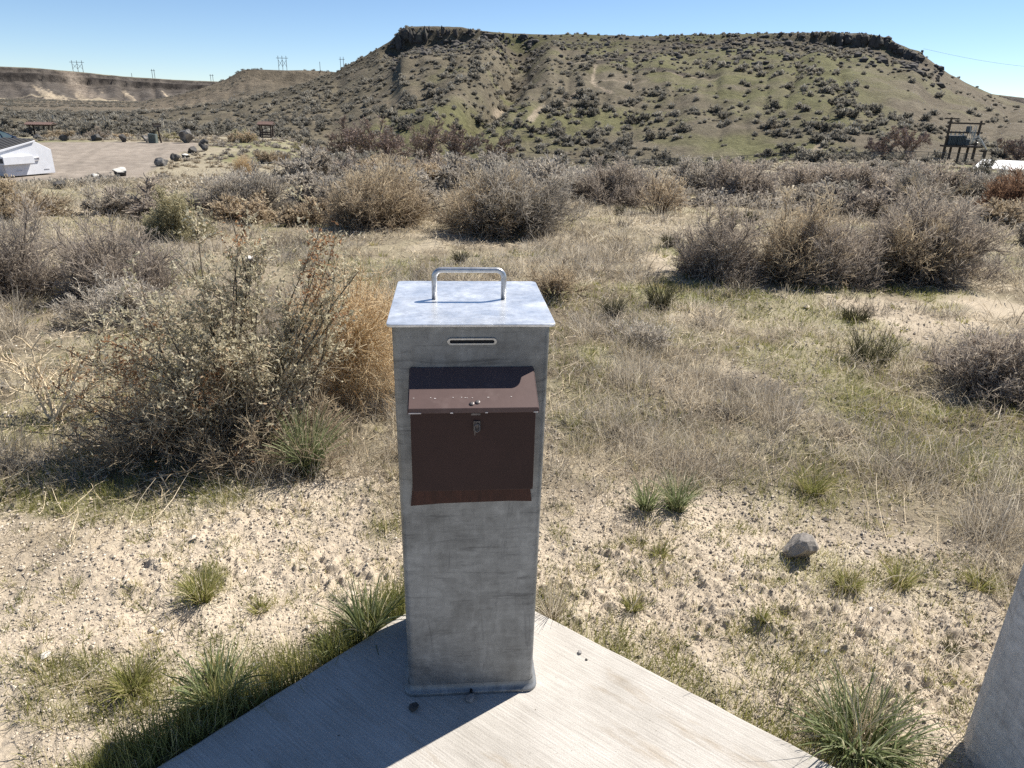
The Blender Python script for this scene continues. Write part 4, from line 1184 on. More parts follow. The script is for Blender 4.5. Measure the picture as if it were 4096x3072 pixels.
def saltbush():
    rng = np.random.default_rng(71)
    P = ground(960, 1800); s = mpp(P)
    z0 = float(height(P[0], P[1]))
    t = thing("saltbush", "large sprawling saltbush with two tall leafy arms, left of the fee post", "saltbush", (P[0], P[1], z0))
    # main stems aimed at hand-picked spots of its outline (metres from its foot: x right, y away, z up)
    aims = [(-.02, .25, 1.12), (-.1, .1, 1.0), (.10, .2, .98), (.42, .3, .92), (.52, .25, .80), (.36, .35, .98), (-.25, .0, .62), (-.4, .1, .72), (-.45, -.1, .45), (-.3, -.15, .34),
            (.0, -.1, .5), (.15, -.1, .55), (.3, .0, .5), (.45, .1, .42), (-.5, .0, .2), (-.55, -.1, .3), (.2, -.15, .25), (-.1, -.2, .3), (-.15, .2, .85), (.3, .1, .72), (-.3, .2, .5), (.05, .3, .8),
            (-.35, -.12, .55), (.5, .2, .6), (-.2, -.2, .2), (.35, -.1, .2), (.0, .0, .72), (-.8, .0, .25), (-.72, .1, .42), (-.62, -.15, .15), (-.85, -.1, .12), (-.6, .1, .5), (-.7, -.05, .3)]
    aims = np.array(aims + [tuple(np.array(a) * rng.uniform(.7, .98) + rng.normal(size=3) * .05) for a in aims])
    n = len(aims); k = 7
    st = np.stack([rng.normal(.02, .07, n), rng.normal(0, .05, n), np.full(n, -.02)], -1)
    tt = np.linspace(0, 1, k)
    bend = rng.normal(size=(n, 1, 3)) * .06
    aims = aims * np.array([1.12, 1.0, 1.10])
    P0 = st[:, None] + (aims - st)[:, None] * tt[None, :, None] + bend * np.sin(np.pi * tt)[None, :, None] + np.cumsum(rng.normal(size=(n, k, 3)) * .010, 1)
    n1, n2 = 1000, 5200
    P1, _ = branch(P0, n1, rng, .15, 1, .28, .6, .35, 5, .22)
    P2, _ = branch(P1, n2, rng, .15, 1, .115, .65, .25, 4, .25)
    w0 = np.linspace(.0085, .0022, k)
    parts = [tubes3(P0, w0[None] * rng.uniform(.6, 1.1, (n, 1)), np.clip(.15 + rng.normal(size=(n, k)) * .1, 0, 1), 5),
             tubes3(P1, np.linspace(.0022, .0009, 5)[None] * np.ones((n1, 1)), np.clip(rng.normal(.45, .2, (n1, 1)) * np.ones((1, 5)), 0, 1), 3),
             strips(P2, np.linspace(.0013, .0008, 4)[None] * np.ones((n2, 1)), np.clip(rng.normal(.78, .25, (n2, 1)) * np.ones((1, 4)), 0, 1), rng)]
    V, Q, T = merge(parts)
    link("stems", mesh_from("stems", V, [Q], T), M['saltstem'], t)
    # leaves and winged fruits: tiny blades, more toward the top
    m = 38000
    src = np.concatenate([P1, P2[:, [0, 1, 2, 3, 3]]])
    i = rng.integers(0, len(src), m); f = rng.uniform(0, 1, m); j = np.minimum((f * 4).astype(int), 3); ff = (f * 4 - j)[:, None]
    c = src[i, j] * (1 - ff) + src[i, j + 1] * ff
    keep = rng.uniform(size=m) < .16 + .84 * sst(.2, .7, c[:, 2])
    c = c[keep]; m = len(c)
    d = nrm(rng.normal(size=(m, 3)) + np.array([0, 0, .3])); Ls = rng.uniform(.011, .025, m)
    Pl = c[:, None] + d[:, None] * (Ls[:, None, None] * np.linspace(0, 1, 3)[None, :, None])
    Wl = np.array([.5, 1, .3])[None] * rng.uniform(.0030, .0056, (m, 1))
    rusty = fbm(c[:, 0] * 5 + 3, c[:, 2] * 5, 3, 7) > .60
    tl = np.where(rusty & (rng.uniform(size=m) < .6), rng.uniform(.9, 1, m), np.clip(rng.normal(.5, .2, m), 0, .84))
    V, Q, T = strips(Pl, Wl, np.repeat(tl[:, None], 3, 1), rng)
    o = link("foliage", mesh_from("foliage", V, [Q], T), M['saltleaf'], t)
    for ox, oy, ww, hh, mt in ((-.3, -.02, 1.1, .40, 'rabbit'), (.22, -.05, .8, .5, 'rabbit')):
        q = link("dry_twigs", bush_mesh("dry_twigs", rng, ww, hh, 50, 560, 2500, .0025, .85, .26, 1, 88, 1500), M[mt], t, (ox, oy, 0))
    # orange tumbleweed lodged against it
    Pt = ground(1400, 1640); r0 = 230 * mpp(Pt)
    m0 = 420
    d = nrm(rng.normal(size=(m0, 3)) + np.array([0, 0, .15]))
    P0 = walk(rng.normal(size=(m0, 3)) * r0 * .12, d, np.full(m0, r0 * 1.12), 7, .28, rng)
    P1, _ = branch(P0, 3600, rng, .3, 1, r0 * .5, .8, .1, 5, .35)
    P2, _ = branch(P1, 8000, rng, .2, 1, r0 * .2, .8, .1, 3, .3)
    V, Q, T = merge([tubes3(P0, np.full((m0, 7), .0016), rng.uniform(.2, .9, (m0, 1)) * np.ones((1, 7)), 3),
                     strips(P1, np.full((3600, 5), .0011), np.clip(rng.normal(.5, .25, (3600, 1)), 0, 1) * np.ones((1, 5)), rng),
                     strips(P2, np.full((8000, 3), .0010), np.clip(rng.normal(.55, .25, (8000, 1)), 0, 1) * np.ones((1, 3)), rng)])
    V[:, 2] = np.maximum(V[:, 2], -r0 * .82); V[:, 2] *= 1.22; V[:, 0] *= 1.1
    o = link("tumbleweed", mesh_from("tumbleweed", V, [Q], T), M['tumble'], None, (Pt[0], Pt[1] + r0 * .55, Pt[2] + r0 * .98))
    tag(o, "orange-tan tumbleweed lodged between the saltbush and the fee post", "tumbleweed")
    Pt = ground(985, 715, 300); r1 = 42 * mpp(Pt)
    o = link("tumbleweed", o.data, M['tumble'], None, (Pt[0], Pt[1], Pt[2] + r1 * .8)); o.scale = (r1 / r0,) * 3
    tag(o, "small rusty tumbleweed in the far brush right of the gravel lot", "tumbleweed")
    # bleached dead branch lying at the left
    Pb = ground(230, 1690)
    def dead(Pb, aims, lab, rad, n1, L1):
        aims = np.array(aims); n = len(aims)
        st = np.zeros((n, 3)); tt = np.linspace(0, 1, 7)
        Q0 = st[:, None] + aims[:, None] * tt[None, :, None] + np.cumsum(rng.normal(size=(n, 7, 3)) * .010, 1)
        Q1, _ = branch(Q0, n1, rng, .15, 1, L1, .55, .15, 5, .25)
        Q2, _ = branch(Q1, n1 * 4, rng, .2, 1, L1 * .45, .6, .1, 3, .3)
        V, Q, T = merge([tubes3(Q0, np.linspace(rad, rad * .35, 7)[None] * np.ones((n, 1)), np.clip(rng.normal(.5, .2, (n, 7)), 0, 1), 6),
                         tubes3(Q1, np.linspace(rad * .42, rad * .2, 5)[None] * np.ones((n1, 1)), np.clip(rng.normal(.5, .25, (n1, 1)), 0, 1) * np.ones((1, 5)), 4),
                         tubes3(Q2, np.full((n1 * 4, 3), rad * .15), np.clip(rng.normal(.5, .25, (n1 * 4, 1)), 0, 1) * np.ones((1, 3)), 3)])
        o = link("dead_branch", mesh_from("dead_branch", V, [Q], T), M['pale_twig'], None, (Pb[0], Pb[1], float(height(Pb[0], Pb[1])) + .01))
        tag(o, lab, "dead branch")
    dead(Pb, [(-.16, .05, .36), (-.08, .1, .40), (.24, .15, .42), (.36, .2, .36), (.2, .1, .24), (-.22, .1, .2), (.45, .1, .2), (.05, .1, .3)], "bleached pale branching deadwood in front of the saltbush at left", .0095, 80, .24)
    dead(ground(730, 1790), [(.25, .1, .3), (-.25, .05, .12), (.35, 0, .16), (-.3, .1, .22), (.1, .0, .25)], "second pale dead branch tangled under the saltbush's front", .004, 40, .16)
    dead(ground(3700, 890), [(-.5, .0, .5), (-.3, .2, .75), (.5, .1, .55), (.9, .2, .45), (.2, .2, .7), (-.7, .1, .25)], "silvery dead branches sprawling over the top of the big brown bush", .014, 70, .4)
saltbush()

def small_left():
    P = ground(1030, 1040); s = mpp(P)
    mb = MB(); mb.prism([(-60 * s, -.12), (-20 * s, -.15), (52 * s, -.1), (60 * s, .08), (10 * s, .14), (-55 * s, .1)], lambda p, z: (p[0] * .9, p[1] * .6, z), 0.0, .035)
    o = mb.build("stone_slab", M['pale_stone'], None, .008, 2, loc=(P[0], P[1], P[2] - .0))
    tag(o, "white flat slab lying in the grass behind the saltbush", "slab")
small_left()

# ------------------------------------------------------------------ mid-distance brush: individuals from a few shared bushes
def middle_shrubs():
    rng = np.random.default_rng(81)
    protos = []
    for k, (mt, fl, n2) in enumerate((('sage', 84, 2600), ('purple', 80, 2600), ('rabbit', 78, 2600), ('sage', 86, 2200), ('olive', 86, 2200), ('hillbush', 86, 2400), ('purple', 84, 2400))):
        me = bush_mesh("shrub", rng, 1.0, .62, 26, 300, n2, .013, .5, .2, 1 if k % 2 else 2, fl, 1600)
        me.materials.append(M[mt]); protos.append(me)
    def put(x, y, w, h, k, label, group, cat="shrub"):
        o = link("shrub", protos[k], None, None, (x, y, float(height(x, y)) - .02), rng.uniform(0, 6.28))
        o.scale = (w, w, h / .62)
        tag(o, label, cat, group)
    L1 = "grey-brown leafless shrub in the thicket between the pale grass and the wire fence"
    G1 = "shrubs of the thicket before the fence"
    n = 0
    while n < 80:
        a = D(rng.uniform(-33, 36)); r = float(np.exp(rng.uniform(math.log(13.5), math.log(100))))
        x, y = r * math.sin(a), r * math.cos(a)
        if lot_mask(x, y) > .02 or (a < D(-15) and r < 74):
            continue
        if a < D(-3) and r < 15:
            continue
        if r < 40 and fbm(x * .12, y * .12, 2, 201) < .40:
            continue
        w = rng.uniform(1.0, 1.9) if r < 40 else rng.uniform(1.4, 2.8)
        hr = rng.uniform(.42, .62)
        if D(0) < a < D(24) and r > 17:
            if rng.uniform() < .45:
                continue
            hr *= .6; w *= .75
        if a > D(24) and r > 15:
            hr *= .6
        put(x, y, w, w * hr, int(rng.choice([0, 1, 1, 2, 3, 3, 6, 5])), L1, G1); n += 1
    L3 = "bushy grey or tan shrub of the belt across the pale grass, behind the saltbush"
    n = 0
    while n < 24:
        a = D(rng.uniform(-33, 3)); r = rng.uniform(10.5, 24)
        x, y = r * math.sin(a), r * math.cos(a)
        if (a > D(-6) and r < 13) or (a < D(-17) and r > 12.5) or fbm(x * .2, y * .2, 2, 206) < .38:
            continue
        w = rng.uniform(1.0, 1.9)
        put(x, y, w, w * rng.uniform(.42, .58) * (.72 if a < D(-17) else 1), int(rng.choice([0, 2, 2, 3, 1])), L3, "shrubs of the belt across the grass"); n += 1
    # two olive rabbitbrush by the shelter and a few with places of their own
    for u, v, w, h, k, lab in ((975, 565, 110, 50, 4, "yellow-green rabbitbrush left of the middle picnic shelter"), (1190, 600, 90, 36, 4, "yellow-green shrub right of the middle picnic shelter"),
                               (1095, 650, 130, 70, 2, "tan rounded shrub alone below the middle picnic shelter"), (1230, 690, 160, 90, 1, "dark shrub right of the tan one, below the picnic shelter"),
                               (1330, 720, 190, 100, 5, "darkest low shrub in front of the bare trees"), (3930, 705, 110, 70, 5, "round nearly black bush in front of the white roof"), (690, 559, 110, 34, 4, "yellowish brush behind the sign post and the tall boulder"),
                               (230, 557, 150, 46, 2, "tall tan dry grass mound below the left picnic shelter"), (440, 557, 130, 34, 2, "tan brush behind the lot between two boulders"), (1480, 740, 260, 120, 0, "wide grey shrub in front of the left bare trees")):
        P = ground(u, v, 400); s = mpp(P)
        put(P[0], P[1], w * s, h * s * 1.1, k, lab, "shrubs that stand out in the middle distance")
    # hill: nearest as objects, the rest as one mass
    hp = []
    for k in range(4):
        me = bush_mesh("shrub", rng, 1.0, .55, 16, 130, 900, .030, .55, .2, 1 + k % 2, 88, 700)
        me.materials.append(M['hillbush']); hp.append(me)
    N_ = 30000
    az = np.radians(rng.uniform(-37, 37, N_)); r = np.sqrt(rng.uniform(100 ** 2, 420 ** 2, N_))
    x, y = r * np.sin(az), r * np.cos(az)
    patch = fbm(x * .06, y * .06, 3, 211)
    s = np.clip((r - foot_r(az)) / (R_RIDGE - foot_r(az)), -1, 2)
    onhill = (az > D(-17))
    dens = np.where(onhill, .95 - .45 * sst(.15, .5, s) + .45 * sst(.6, .85, s), .42)
    dens = dens * (.06 + .94 * sst(.40, .60, patch + .06) * (.35 + .65 * sst(.35, .55, fbm(x * .2, y * .2, 2, 213))))
    dens = dens * 1.35
    gaz = az * 0 + D(-2.0) + (s - .5) * D(4.6)
    dens = dens + .7 * np.exp(-((az - gaz) / D(1.3)) ** 2) * (s > .05) * (s < .85)
    dens = dens * (1 - .75 * sst(D(22), D(26), az) * sst(.1, .3, s))
    keep = (rng.uniform(size=N_) < dens) & ~((r > R_RIDGE + 20) & onhill)
    x, y, r, s, az = x[keep], y[keep], r[keep], s[keep], az[keep]
    w = np.clip(rng.lognormal(.40, .52, len(x)), .6, 4.0) * (1 - .35 * sst(.45, .95, s) * (az > D(-17)))
    o_ = np.argsort(-(w / r) * (az > -9))
    x, y, r, s, az, w = x[o_], y[o_], r[o_], s[o_], az[o_], w[o_]
    L2 = "dark rounded sagebrush dotted over the mesa's lower slope and the valley floor"
    G2 = "sagebrush dotted over the slope and valley floor"
    m = 150
    for i in range(m):
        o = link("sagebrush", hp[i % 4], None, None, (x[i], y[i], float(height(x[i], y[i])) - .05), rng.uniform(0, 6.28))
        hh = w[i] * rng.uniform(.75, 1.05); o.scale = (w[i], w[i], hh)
        tag(o, L2, "sagebrush", G2)
    x, y, r, w = x[m:9500], y[m:9500], r[m:9500], w[m:9500]
    # light version for the mass: a few hundred faces at most
    small = []
    for k in range(5):
        q = 150
        d = nrm(rng.normal(size=(q, 3)) + np.array([0, 0, .35])); d[:, 2] = np.abs(d[:, 2])
        lump = .75 + .35 * np.sin(np.arctan2(d[:, 1], d[:, 0]) * 3 + k) * rng.uniform(.3, 1)
        c = d * np.array([.42, .42, .42]) * (lump * rng.uniform(.45, 1.0, q))[:, None]
        dd = nrm(d + rng.normal(size=(q, 3)) * .5)
        P = c[:, None] + dd[:, None] * (rng.uniform(.10, .24, q)[:, None, None] * np.linspace(-.5, .5, 3)[None, :, None])
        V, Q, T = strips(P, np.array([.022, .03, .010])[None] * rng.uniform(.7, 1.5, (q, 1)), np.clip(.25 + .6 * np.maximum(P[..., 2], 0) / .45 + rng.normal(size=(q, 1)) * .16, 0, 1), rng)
        small.append((V, Q, T))
    parts = []
    zz = height(x, y)
    for i in range(len(x)):
        V, Q, T = small[i % 5]
        a = rng.uniform(0, 6.28); ca, sa = math.cos(a) * w[i], math.sin(a) * w[i]
        Vn = np.stack([V[:, 0] * ca - V[:, 1] * sa + x[i], V[:, 0] * sa + V[:, 1] * ca + y[i], V[:, 2] * w[i] * rng.uniform(.9, 1.3) + zz[i]], -1)
        parts.append((Vn, Q, np.clip(T + rng.normal() * .08, 0, 1)))
    V, Q, T = merge(parts)
    kind(link("distant_sagebrush", mesh_from("distant_sagebrush", V, [Q], T), M['hillbush']), 'stuff')
    # sparse brush on the second mesa and under the plateau, and dry bunches filling the middle distance
    az = np.radians(rng.uniform(-37, -8, 3800)); r = np.sqrt(rng.uniform(400 ** 2, 1150 ** 2, 3800))
    x, y = r * np.sin(az), r * np.cos(az); kp = fbm(x * .012, y * .012, 3, 220) > .47; x, y, r = x[kp], y[kp], r[kp]
    parts = []; zz = height(x, y)
    for i in range(len(x)):
        V, Q, T = small[i % 5]; Q = Q[::3]; wv = rng.uniform(2.5, 5.5)
        used = np.unique(Q); re = np.zeros(len(V), int); re[used] = np.arange(len(used))
        parts.append((V[used] * [wv, wv, wv * .8] + [x[i], y[i], zz[i]], re[Q], T[used]))
    V, Q, T = merge(parts)
    kind(link("valley_brush", mesh_from("valley_brush", V, [Q], T), M['hillbush']), 'stuff')
    for nm, mt, n, lo, hi, wl in (("dry_bunchgrass", 'straw', 9000, 16, 120, .34), ("low_brush", 'sage', 5200, 14, 125, .5)):
        az = np.radians(rng.uniform(-38, 38, n)); r = np.exp(rng.uniform(math.log(lo), math.log(hi), n))
        x, y = r * np.sin(az), r * np.cos(az)
        kp = (lot_mask(x, y) < .05) & (fbm(x * .15, y * .15, 3, 231 if nm[0] == 'd' else 232) > .42); x, y, r = x[kp], y[kp], r[kp]
        parts = []; zz = height(x, y)
        for i in range(len(x)):
            V, Q, T = small[i % 5]; Q = Q[::2]; wv = rng.uniform(.5, 1.4) * wl * (1 + r[i] / 70)
            used = np.unique(Q); re = np.zeros(len(V), int); re[used] = np.arange(len(used))
            parts.append((V[used] * [wv, wv, wv * rng.uniform(.6, 1.1)] + [x[i], y[i], zz[i]], re[Q], T[used]))
        V, Q, T = merge(parts)
        kind(link(nm, mesh_from(nm, V, [Q], T), M[mt]), 'stuff')
middle_shrubs()

# ------------------------------------------------------------------ bare trees
def bare_tree(u, v, hpx, wpx, r, lab, lean=0.0, seed=1, name="bare_tree", mt='treebark', dense=1.0):
    rng = np.random.default_rng(seed)
    P = at_r(u, v, r); s = mpp(P)
    h, w = EYE + r * math.tan(azel(u, v - hpx)[1]) / math.cos(0) - P[2], wpx * s
    t = thing(name, lab, "tree", P - np.array([0, 0, .1]), 0, "leafless trees below the mesa")
    rad = h * .028
    tr = walk(np.array([[0, 0, 0.0]]), nrm(np.array([[lean, 0, 1.0]])), np.array([h * .48]), 6, .10, rng)
    V, Q, T = tubes3(tr, np.linspace(rad, rad * .6, 6)[None], np.full((1, 6), .1), 7)
    link("trunk", mesh_from("trunk", V, [Q], T), M[mt], t)
    n0 = 13
    st = np.repeat(tr[:, 3:4], n0, 0)[:, 0] * rng.uniform(.35, 1.35, n0)[:, None]
    az = rng.uniform(0, 6.28, n0); th = rng.uniform(.25, 1.15, n0)
    d = np.stack([np.sin(th) * np.cos(az), np.sin(th) * np.sin(az), np.cos(th)], -1)
    L = 1.15 / np.sqrt((np.sin(th) / (w * .5)) ** 2 + (np.cos(th) / (h * .62)) ** 2)
    P0 = walk(st, d, L, 7, .22, rng)
    P1, _ = branch(P0, int(130 * dense), rng, .15, 1, h * .26, .6, .3, 6, .22)
    P2, _ = branch(P1, int(900 * dense), rng, .1, 1, h * .13, .6, .25, 4, .25)
    P3, _ = branch(P2, int(3000 * dense), rng, .1, 1, h * .06, .6, .2, 3, .2)
    pw = r * .00028
    V, Q, T = merge([tubes3(P0, np.linspace(rad * .55, rad * .16, 7)[None] * np.ones((n0, 1)), np.full((n0, 7), .12), 5),
                     tubes3(P1, np.maximum(pw, rad * np.linspace(.2, .06, 6))[None] * np.ones((len(P1), 1)), np.full((len(P1), 6), .3), 3),
                     strips(P2, np.full((len(P2), 4), pw), np.clip(rng.normal(.5, .15, (len(P2), 1)), 0, 1) * np.ones((1, 4)), rng),
                     strips(P3, np.full((len(P3), 3), pw * .8), np.clip(rng.normal(.75, .15, (len(P3), 1)), 0, 1) * np.ones((1, 3)), rng)])
    V[:, 2] = np.maximum(V[:, 2], .05)
    link("crown", mesh_from("crown", V, [Q], T), M[mt], t)

bare_tree(1500, 615, 165, 200, 84, "left leafless tree of the grove below the mesa, pale brown with a visible forked trunk", .05, 1)
bare_tree(1400, 605, 120, 170, 88, "low reddish leafless thicket tree at the left end of the grove", 0, 2)
bare_tree(1690, 670, 200, 230, 70, "dark spreading leafless tree in the middle of the grove, largest of all", .1, 3)
bare_tree(1850, 640, 130, 190, 82, "reddish leafless tree at the right end of the grove", -.1, 4)
bare_tree(1560, 640, 120, 130, 78, "small leafless tree between the pale one and the dark spreading one", 0, 5)
bare_tree(1990, 640, 90, 170, 86, "dark low leafless tree where the grove meets the fence", 0, 6)
bare_tree(3620, 628, 125, 200, 108, "leafless tree standing alone left of the transformer platform", .05, 7)
bare_tree(3520, 635, 80, 150, 110, "low leafless tree touching the left side of the lone tree near the transformer", 0, 9)
bare_tree(4070, 640, 110, 150, 112, "reddish leafless tree at the right edge behind the white roof", 0, 8)

# ------------------------------------------------------------------ gravel lot: boulders, dumpster, car, sign, ribbed box
def lot_things():
    rng = np.random.default_rng(91)
    G = "boulders round the gravel lot"
    B = [(142, 564, 48, 26, 0, "small black boulder beyond the dumpster's lid"), (252, 564, 48, 24, 0, "dark wedge-shaped boulder, second from the dumpster along the lot's far side"), (378, 564, 54, 27, 0, "dark box-shaped boulder in the middle of the lot's far side"),
         (490, 569, 38, 31, 0, "narrow upright black boulder left of the ribbed box"), (580, 571, 52, 27, 2, "paler grey boulder touching the ribbed box"), (735, 573, 68, 52, 2, "tallest mottled boulder at the lot's far right corner"),
         (811, 585, 46, 28, 0, "upper one of the two dark boulders stacked at the lot's right corner"), (811, 604, 40, 27, 0, "lower one of the two dark boulders at the lot's right corner"), (765, 614, 54, 27, 0, "angular dark boulder below the corner pair"),
         (698, 647, 50, 31, 0, "black boulder on the lot's right edge, beside a pale slab"), (738, 630, 42, 14, 1, "flat pale slab behind the black boulder on the lot's right edge"), (638, 666, 62, 34, 2, "grey-topped boulder at the near right edge of the lot"),
         (476, 705, 68, 33, 1, "white-topped boulder by the near edge of the lot, right one of two"), (364, 728, 66, 30, 1, "white-topped boulder by the near edge of the lot, left one of two"), (226, 755, 62, 30, 0, "dark boulder in the grass nearest the camera below the lot")]
    for u, v, w, h, k, lab in B:
        P = ground(u, v, 200); s = mpp(P); cs = .80
        o = link("boulder", rock_mesh("boulder", rng, (w * s * cs, w * s * .8, h * s * 1.15), 3, .4, 8, .38, .72), (M['basalt'], M['pale_rock'], M['basalt_lichen'])[k], None, (P[0], P[1] + w * s * .3, P[2] + h * s * .45), rng.uniform(-.3, .3))
        tag(o, lab, "boulder", G)
    # dumpster
    wht = simple_mat("white_painted_steel", (.60, .61, .64), .55, var=.10, scale=3.0, col2=(.48, .47, .47), thr=(.66, .85))
    scuff = simple_mat("scuffed_white_steel", (.52, .51, .52), .6, var=.3, scale=2.0, col2=(.25, .24, .25), thr=(.62, .75))
    blk = simple_mat("black_plastic_lid", (.022, .022, .024), .55, var=.3, scale=2.0)
    P = ground(33, 713, 120)
    a = math.atan2(.95, .31)
    t = thing("dumpster", "white slant-topped dumpster with a black lid at the left edge of the lot", "dumpster", P, a)
    # local x: along the camera-facing side panel (left to right), local y: into the bin (to the left)
    U = 2.42
    prof = [(0, .06), (U, .06), (U + .0, 1.12), (1.58, 1.55), (-.18, 1.20)]
    mb = MB(); mb.prism(prof, lambda p, y: (p[0], y, p[1]), 0.0, 1.85); body = mb.build("bin_body", wht, t, .015, 1)
    mb = MB(); mb.prism([(-.02, .10), (-.19, 1.22), (-.20, 1.22), (-.04, .10)], lambda p, y: (p[0], y, p[1]), .03, 1.82); mb.build("front_panel", scuff, t, 0)
    rimm = MB(); rimm.prism([(-.26, 1.11), (-.20, 1.11), (1.58, 1.49), (1.64, 1.562), (-.26, 1.185)], lambda p, y: (p[0], y, p[1]), -.075, -.004); rimm.build("top_rail", wht, t, .006, 1)
    lidm = MB(); lidm.prism([(-.24, 1.202), (1.62, 1.575), (1.62, 1.62), (-.24, 1.245)], lambda p, y: (p[0], y, p[1]), -.03, 1.88)
    for k in range(6):
        y0 = .1 + k * .3
        lidm.prism([(-.22, 1.252), (1.56, 1.612), (1.56, 1.64), (-.22, 1.28)], lambda p, y: (p[0], y, p[1]), y0, y0 + .12)
    lidm.build("lid", blk, t, .01, 1)
    mb = MB(); mb.prism([(-.24, .58), (1.26, .58), (1.26, .84), (1.19, .93), (-.24, .93)], lambda p, y: (p[0], y, p[1]), -.26, -.003); mb.build("fork_pocket", wht, t, .012, 1)
    mb = MB(); mb.box((-.242, -.13, .75), (.01, .19, .20)); mb.build("pocket_opening", blk, t, 0)
    mb = MB(); mb.tube([(1.28, -.05, .79), (1.66, -.05, .81)], .03, 8); mb.box((1.46, -.04, .69), (.38, .07, .03)); mb.box((1.66, -.04, .76), (.03, .07, .16)); mb.build("hinge_bracket", scuff, t, 0)
    mb = MB(); mb.box((.62, -.012, .27), (.28, .02, .03)); mb.build("weld_slot", scuff, t, 0); mb = MB(); mb.box((2.0, -.012, .27), (.28, .02, .025)); mb.build("weld_slot", scuff, t, 0)
    # parked car, nose toward the right
    paint = simple_mat("dark_blue_car_paint", (.012, .028, .075), .22, .25, var=.15, scale=2.0)
    glass = simple_mat("car_window_glass", (.05, .075, .08), .06, 0, var=.1, scale=2.0, spec=.9)
    rub = simple_mat("tyre_rubber", (.018, .018, .018), .85, var=.2); alloy = simple_mat("alloy_rim", (.55, .55, .56), .3, .8, var=.1)
    Pc = at_r(112, 575, 57.5)
    c = thing("parked_car", "dark blue car parked behind the dumpster, only its front half in the picture", "car", Pc, math.radians(72))
    # stations from nose (x=0) to tail (x=-4.6): half width, sill z, belt z, roof z, roof half width
    ST = [(0, .55, .35, .55, .60, .48), (-.12, .74, .28, .66, .72, .62), (-.45, .86, .24, .74, .82, .74), (-1.0, .89, .22, .84, .92, .78), (-1.35, .90, .22, .90, .98, .78), (-1.9, .90, .22, .93, 1.28, .66), (-2.3, .90, .22, .94, 1.42, .60),
          (-3.0, .90, .22, .95, 1.44, .60), (-3.6, .89, .22, .97, 1.32, .60), (-4.2, .87, .25, .98, 1.04, .66), (-4.5, .80, .32, .92, .96, .66), (-4.6, .70, .40, .80, .84, .6)]
    V, F = [], []
    for x, hw, zs, zb_, zt, rw in ST:
        V += [(x, -hw, zs), (x, -hw * 1.0, (zs + zb_) / 2), (x, -hw * .97, zb_), (x, -rw, zt), (x, 0, zt + .03), (x, rw, zt), (x, hw * .97, zb_), (x, hw, (zs + zb_) / 2), (x, hw, zs)]
    for i in range(len(ST) - 1):
        F += [(i * 9 + k, i * 9 + k + 1, (i + 1) * 9 + k + 1, (i + 1) * 9 + k) for k in range(8)] + [(i * 9 + 8, i * 9, (i + 1) * 9, (i + 1) * 9 + 8)]
    F += [tuple(range(9)), tuple((len(ST) - 1) * 9 + k for k in range(9))[::-1]]
    mb = MB(); mb.add(V, F); mb.build("body", paint, c, .02, 2, smooth=True)
    def quad(name, pts, mt, off):
        mb = MB(); n = Vector(off); mb.add([Vector(p) + n for p in pts] + [Vector(p) + n * 1.6 for p in pts], [(0, 1, 2, 3), (7, 6, 5, 4), (0, 4, 5, 1), (1, 5, 6, 2), (2, 6, 7, 3), (3, 7, 4, 0)]); return mb.build(name, mt, c, 0)
    for sgn in (-1, 1):
        quad("side_window", [(-1.55, sgn * .872, .95), (-2.25, sgn * .872, .97), (-2.3, sgn * .63, 1.37), (-1.98, sgn * .66, 1.28)], glass, (0, sgn * .02, .006))
        quad("side_window", [(-2.36, sgn * .872, .97), (-3.3, sgn * .872, .99), (-3.2, sgn * .62, 1.37), (-2.4, sgn * .62, 1.38)], glass, (0, sgn * .02, .006))
        quad("headlight", [(-.14, sgn * .72, .60), (-.5, sgn * .855, .66), (-.5, sgn * .80, .75), (-.16, sgn * .68, .68)], alloy, (.01, sgn * .012, .012))
        mb = MB(); mb.box((-1.62, sgn * .98, 1.0), (.14, .2, .14)); mb.build("mirror", paint, c, .03, 2)
        for x in (-.88, -3.6):
            mb = MB(); mb.tube([(x, sgn * .70, .33), (x, sgn * .915, .33)], .33, 20); w = mb.build("wheel", rub, c, .03, 2)
            mb = MB(); mb.tube([(x, sgn * .912, .33), (x, sgn * .925, .33)], [.22, .20], 16); mb.build("rim", alloy, w, 0)
    quad("windscreen", [(-1.32, -.70, 1.0), (-1.32, .70, 1.0), (-2.12, .60, 1.40), (-2.12, -.60, 1.40)], glass, (.01, 0, .014))
    # sign on a post
    wood = simple_mat("dark_stained_wood", (.055, .04, .032), .85, var=.4, scale=8.0)
    tanb = simple_mat("faded_sign_board", (.20, .165, .13), .8, var=.2, scale=6.0)
    P = ground(646, 572, 200); s = mpp(P)
    t = thing("sign", "small framed wooden sign on a dark post at the far side of the lot", "sign", P, .25)
    mb = MB(); mb.tube([(0, 0, -.1), (-.12, 0, 62 * s)], .07, 8); mb.build("post", wood, t, 0)
    mb = MB(); z = 66 * s; mb.box((-.15, -.02, z), (26 * s, .04, 9 * s)); mb.build("sign_board", tanb, t, 0)
    mb = MB(); mb.box((-.15, -.02, z + 6 * s), (34 * s, .12, 2.5 * s)); mb.box((-.15, -.02, z - 5.5 * s), (28 * s, .1, 2 * s)); mb.box((-.15 - 14 * s, -.02, z), (2 * s, .1, 9.6 * s)); mb.box((-.15 + 14 * s, -.02, z), (2 * s, .1, 9.6 * s)); mb.build("sign_frame", wood, t, 0)
    # ribbed utility box
    rib = simple_mat("ribbed_grey_green_metal", (.13, .155, .14), .6, .2, var=.25, scale=6.0)
    P = ground(611, 573, 200); s = mpp(P)
    t = thing("utility_box", "upright ribbed grey-green metal box between a boulder and the sign", "utility box", P, .1)
    mb = MB(); wv, hv = 34 * s * .85, 36 * s
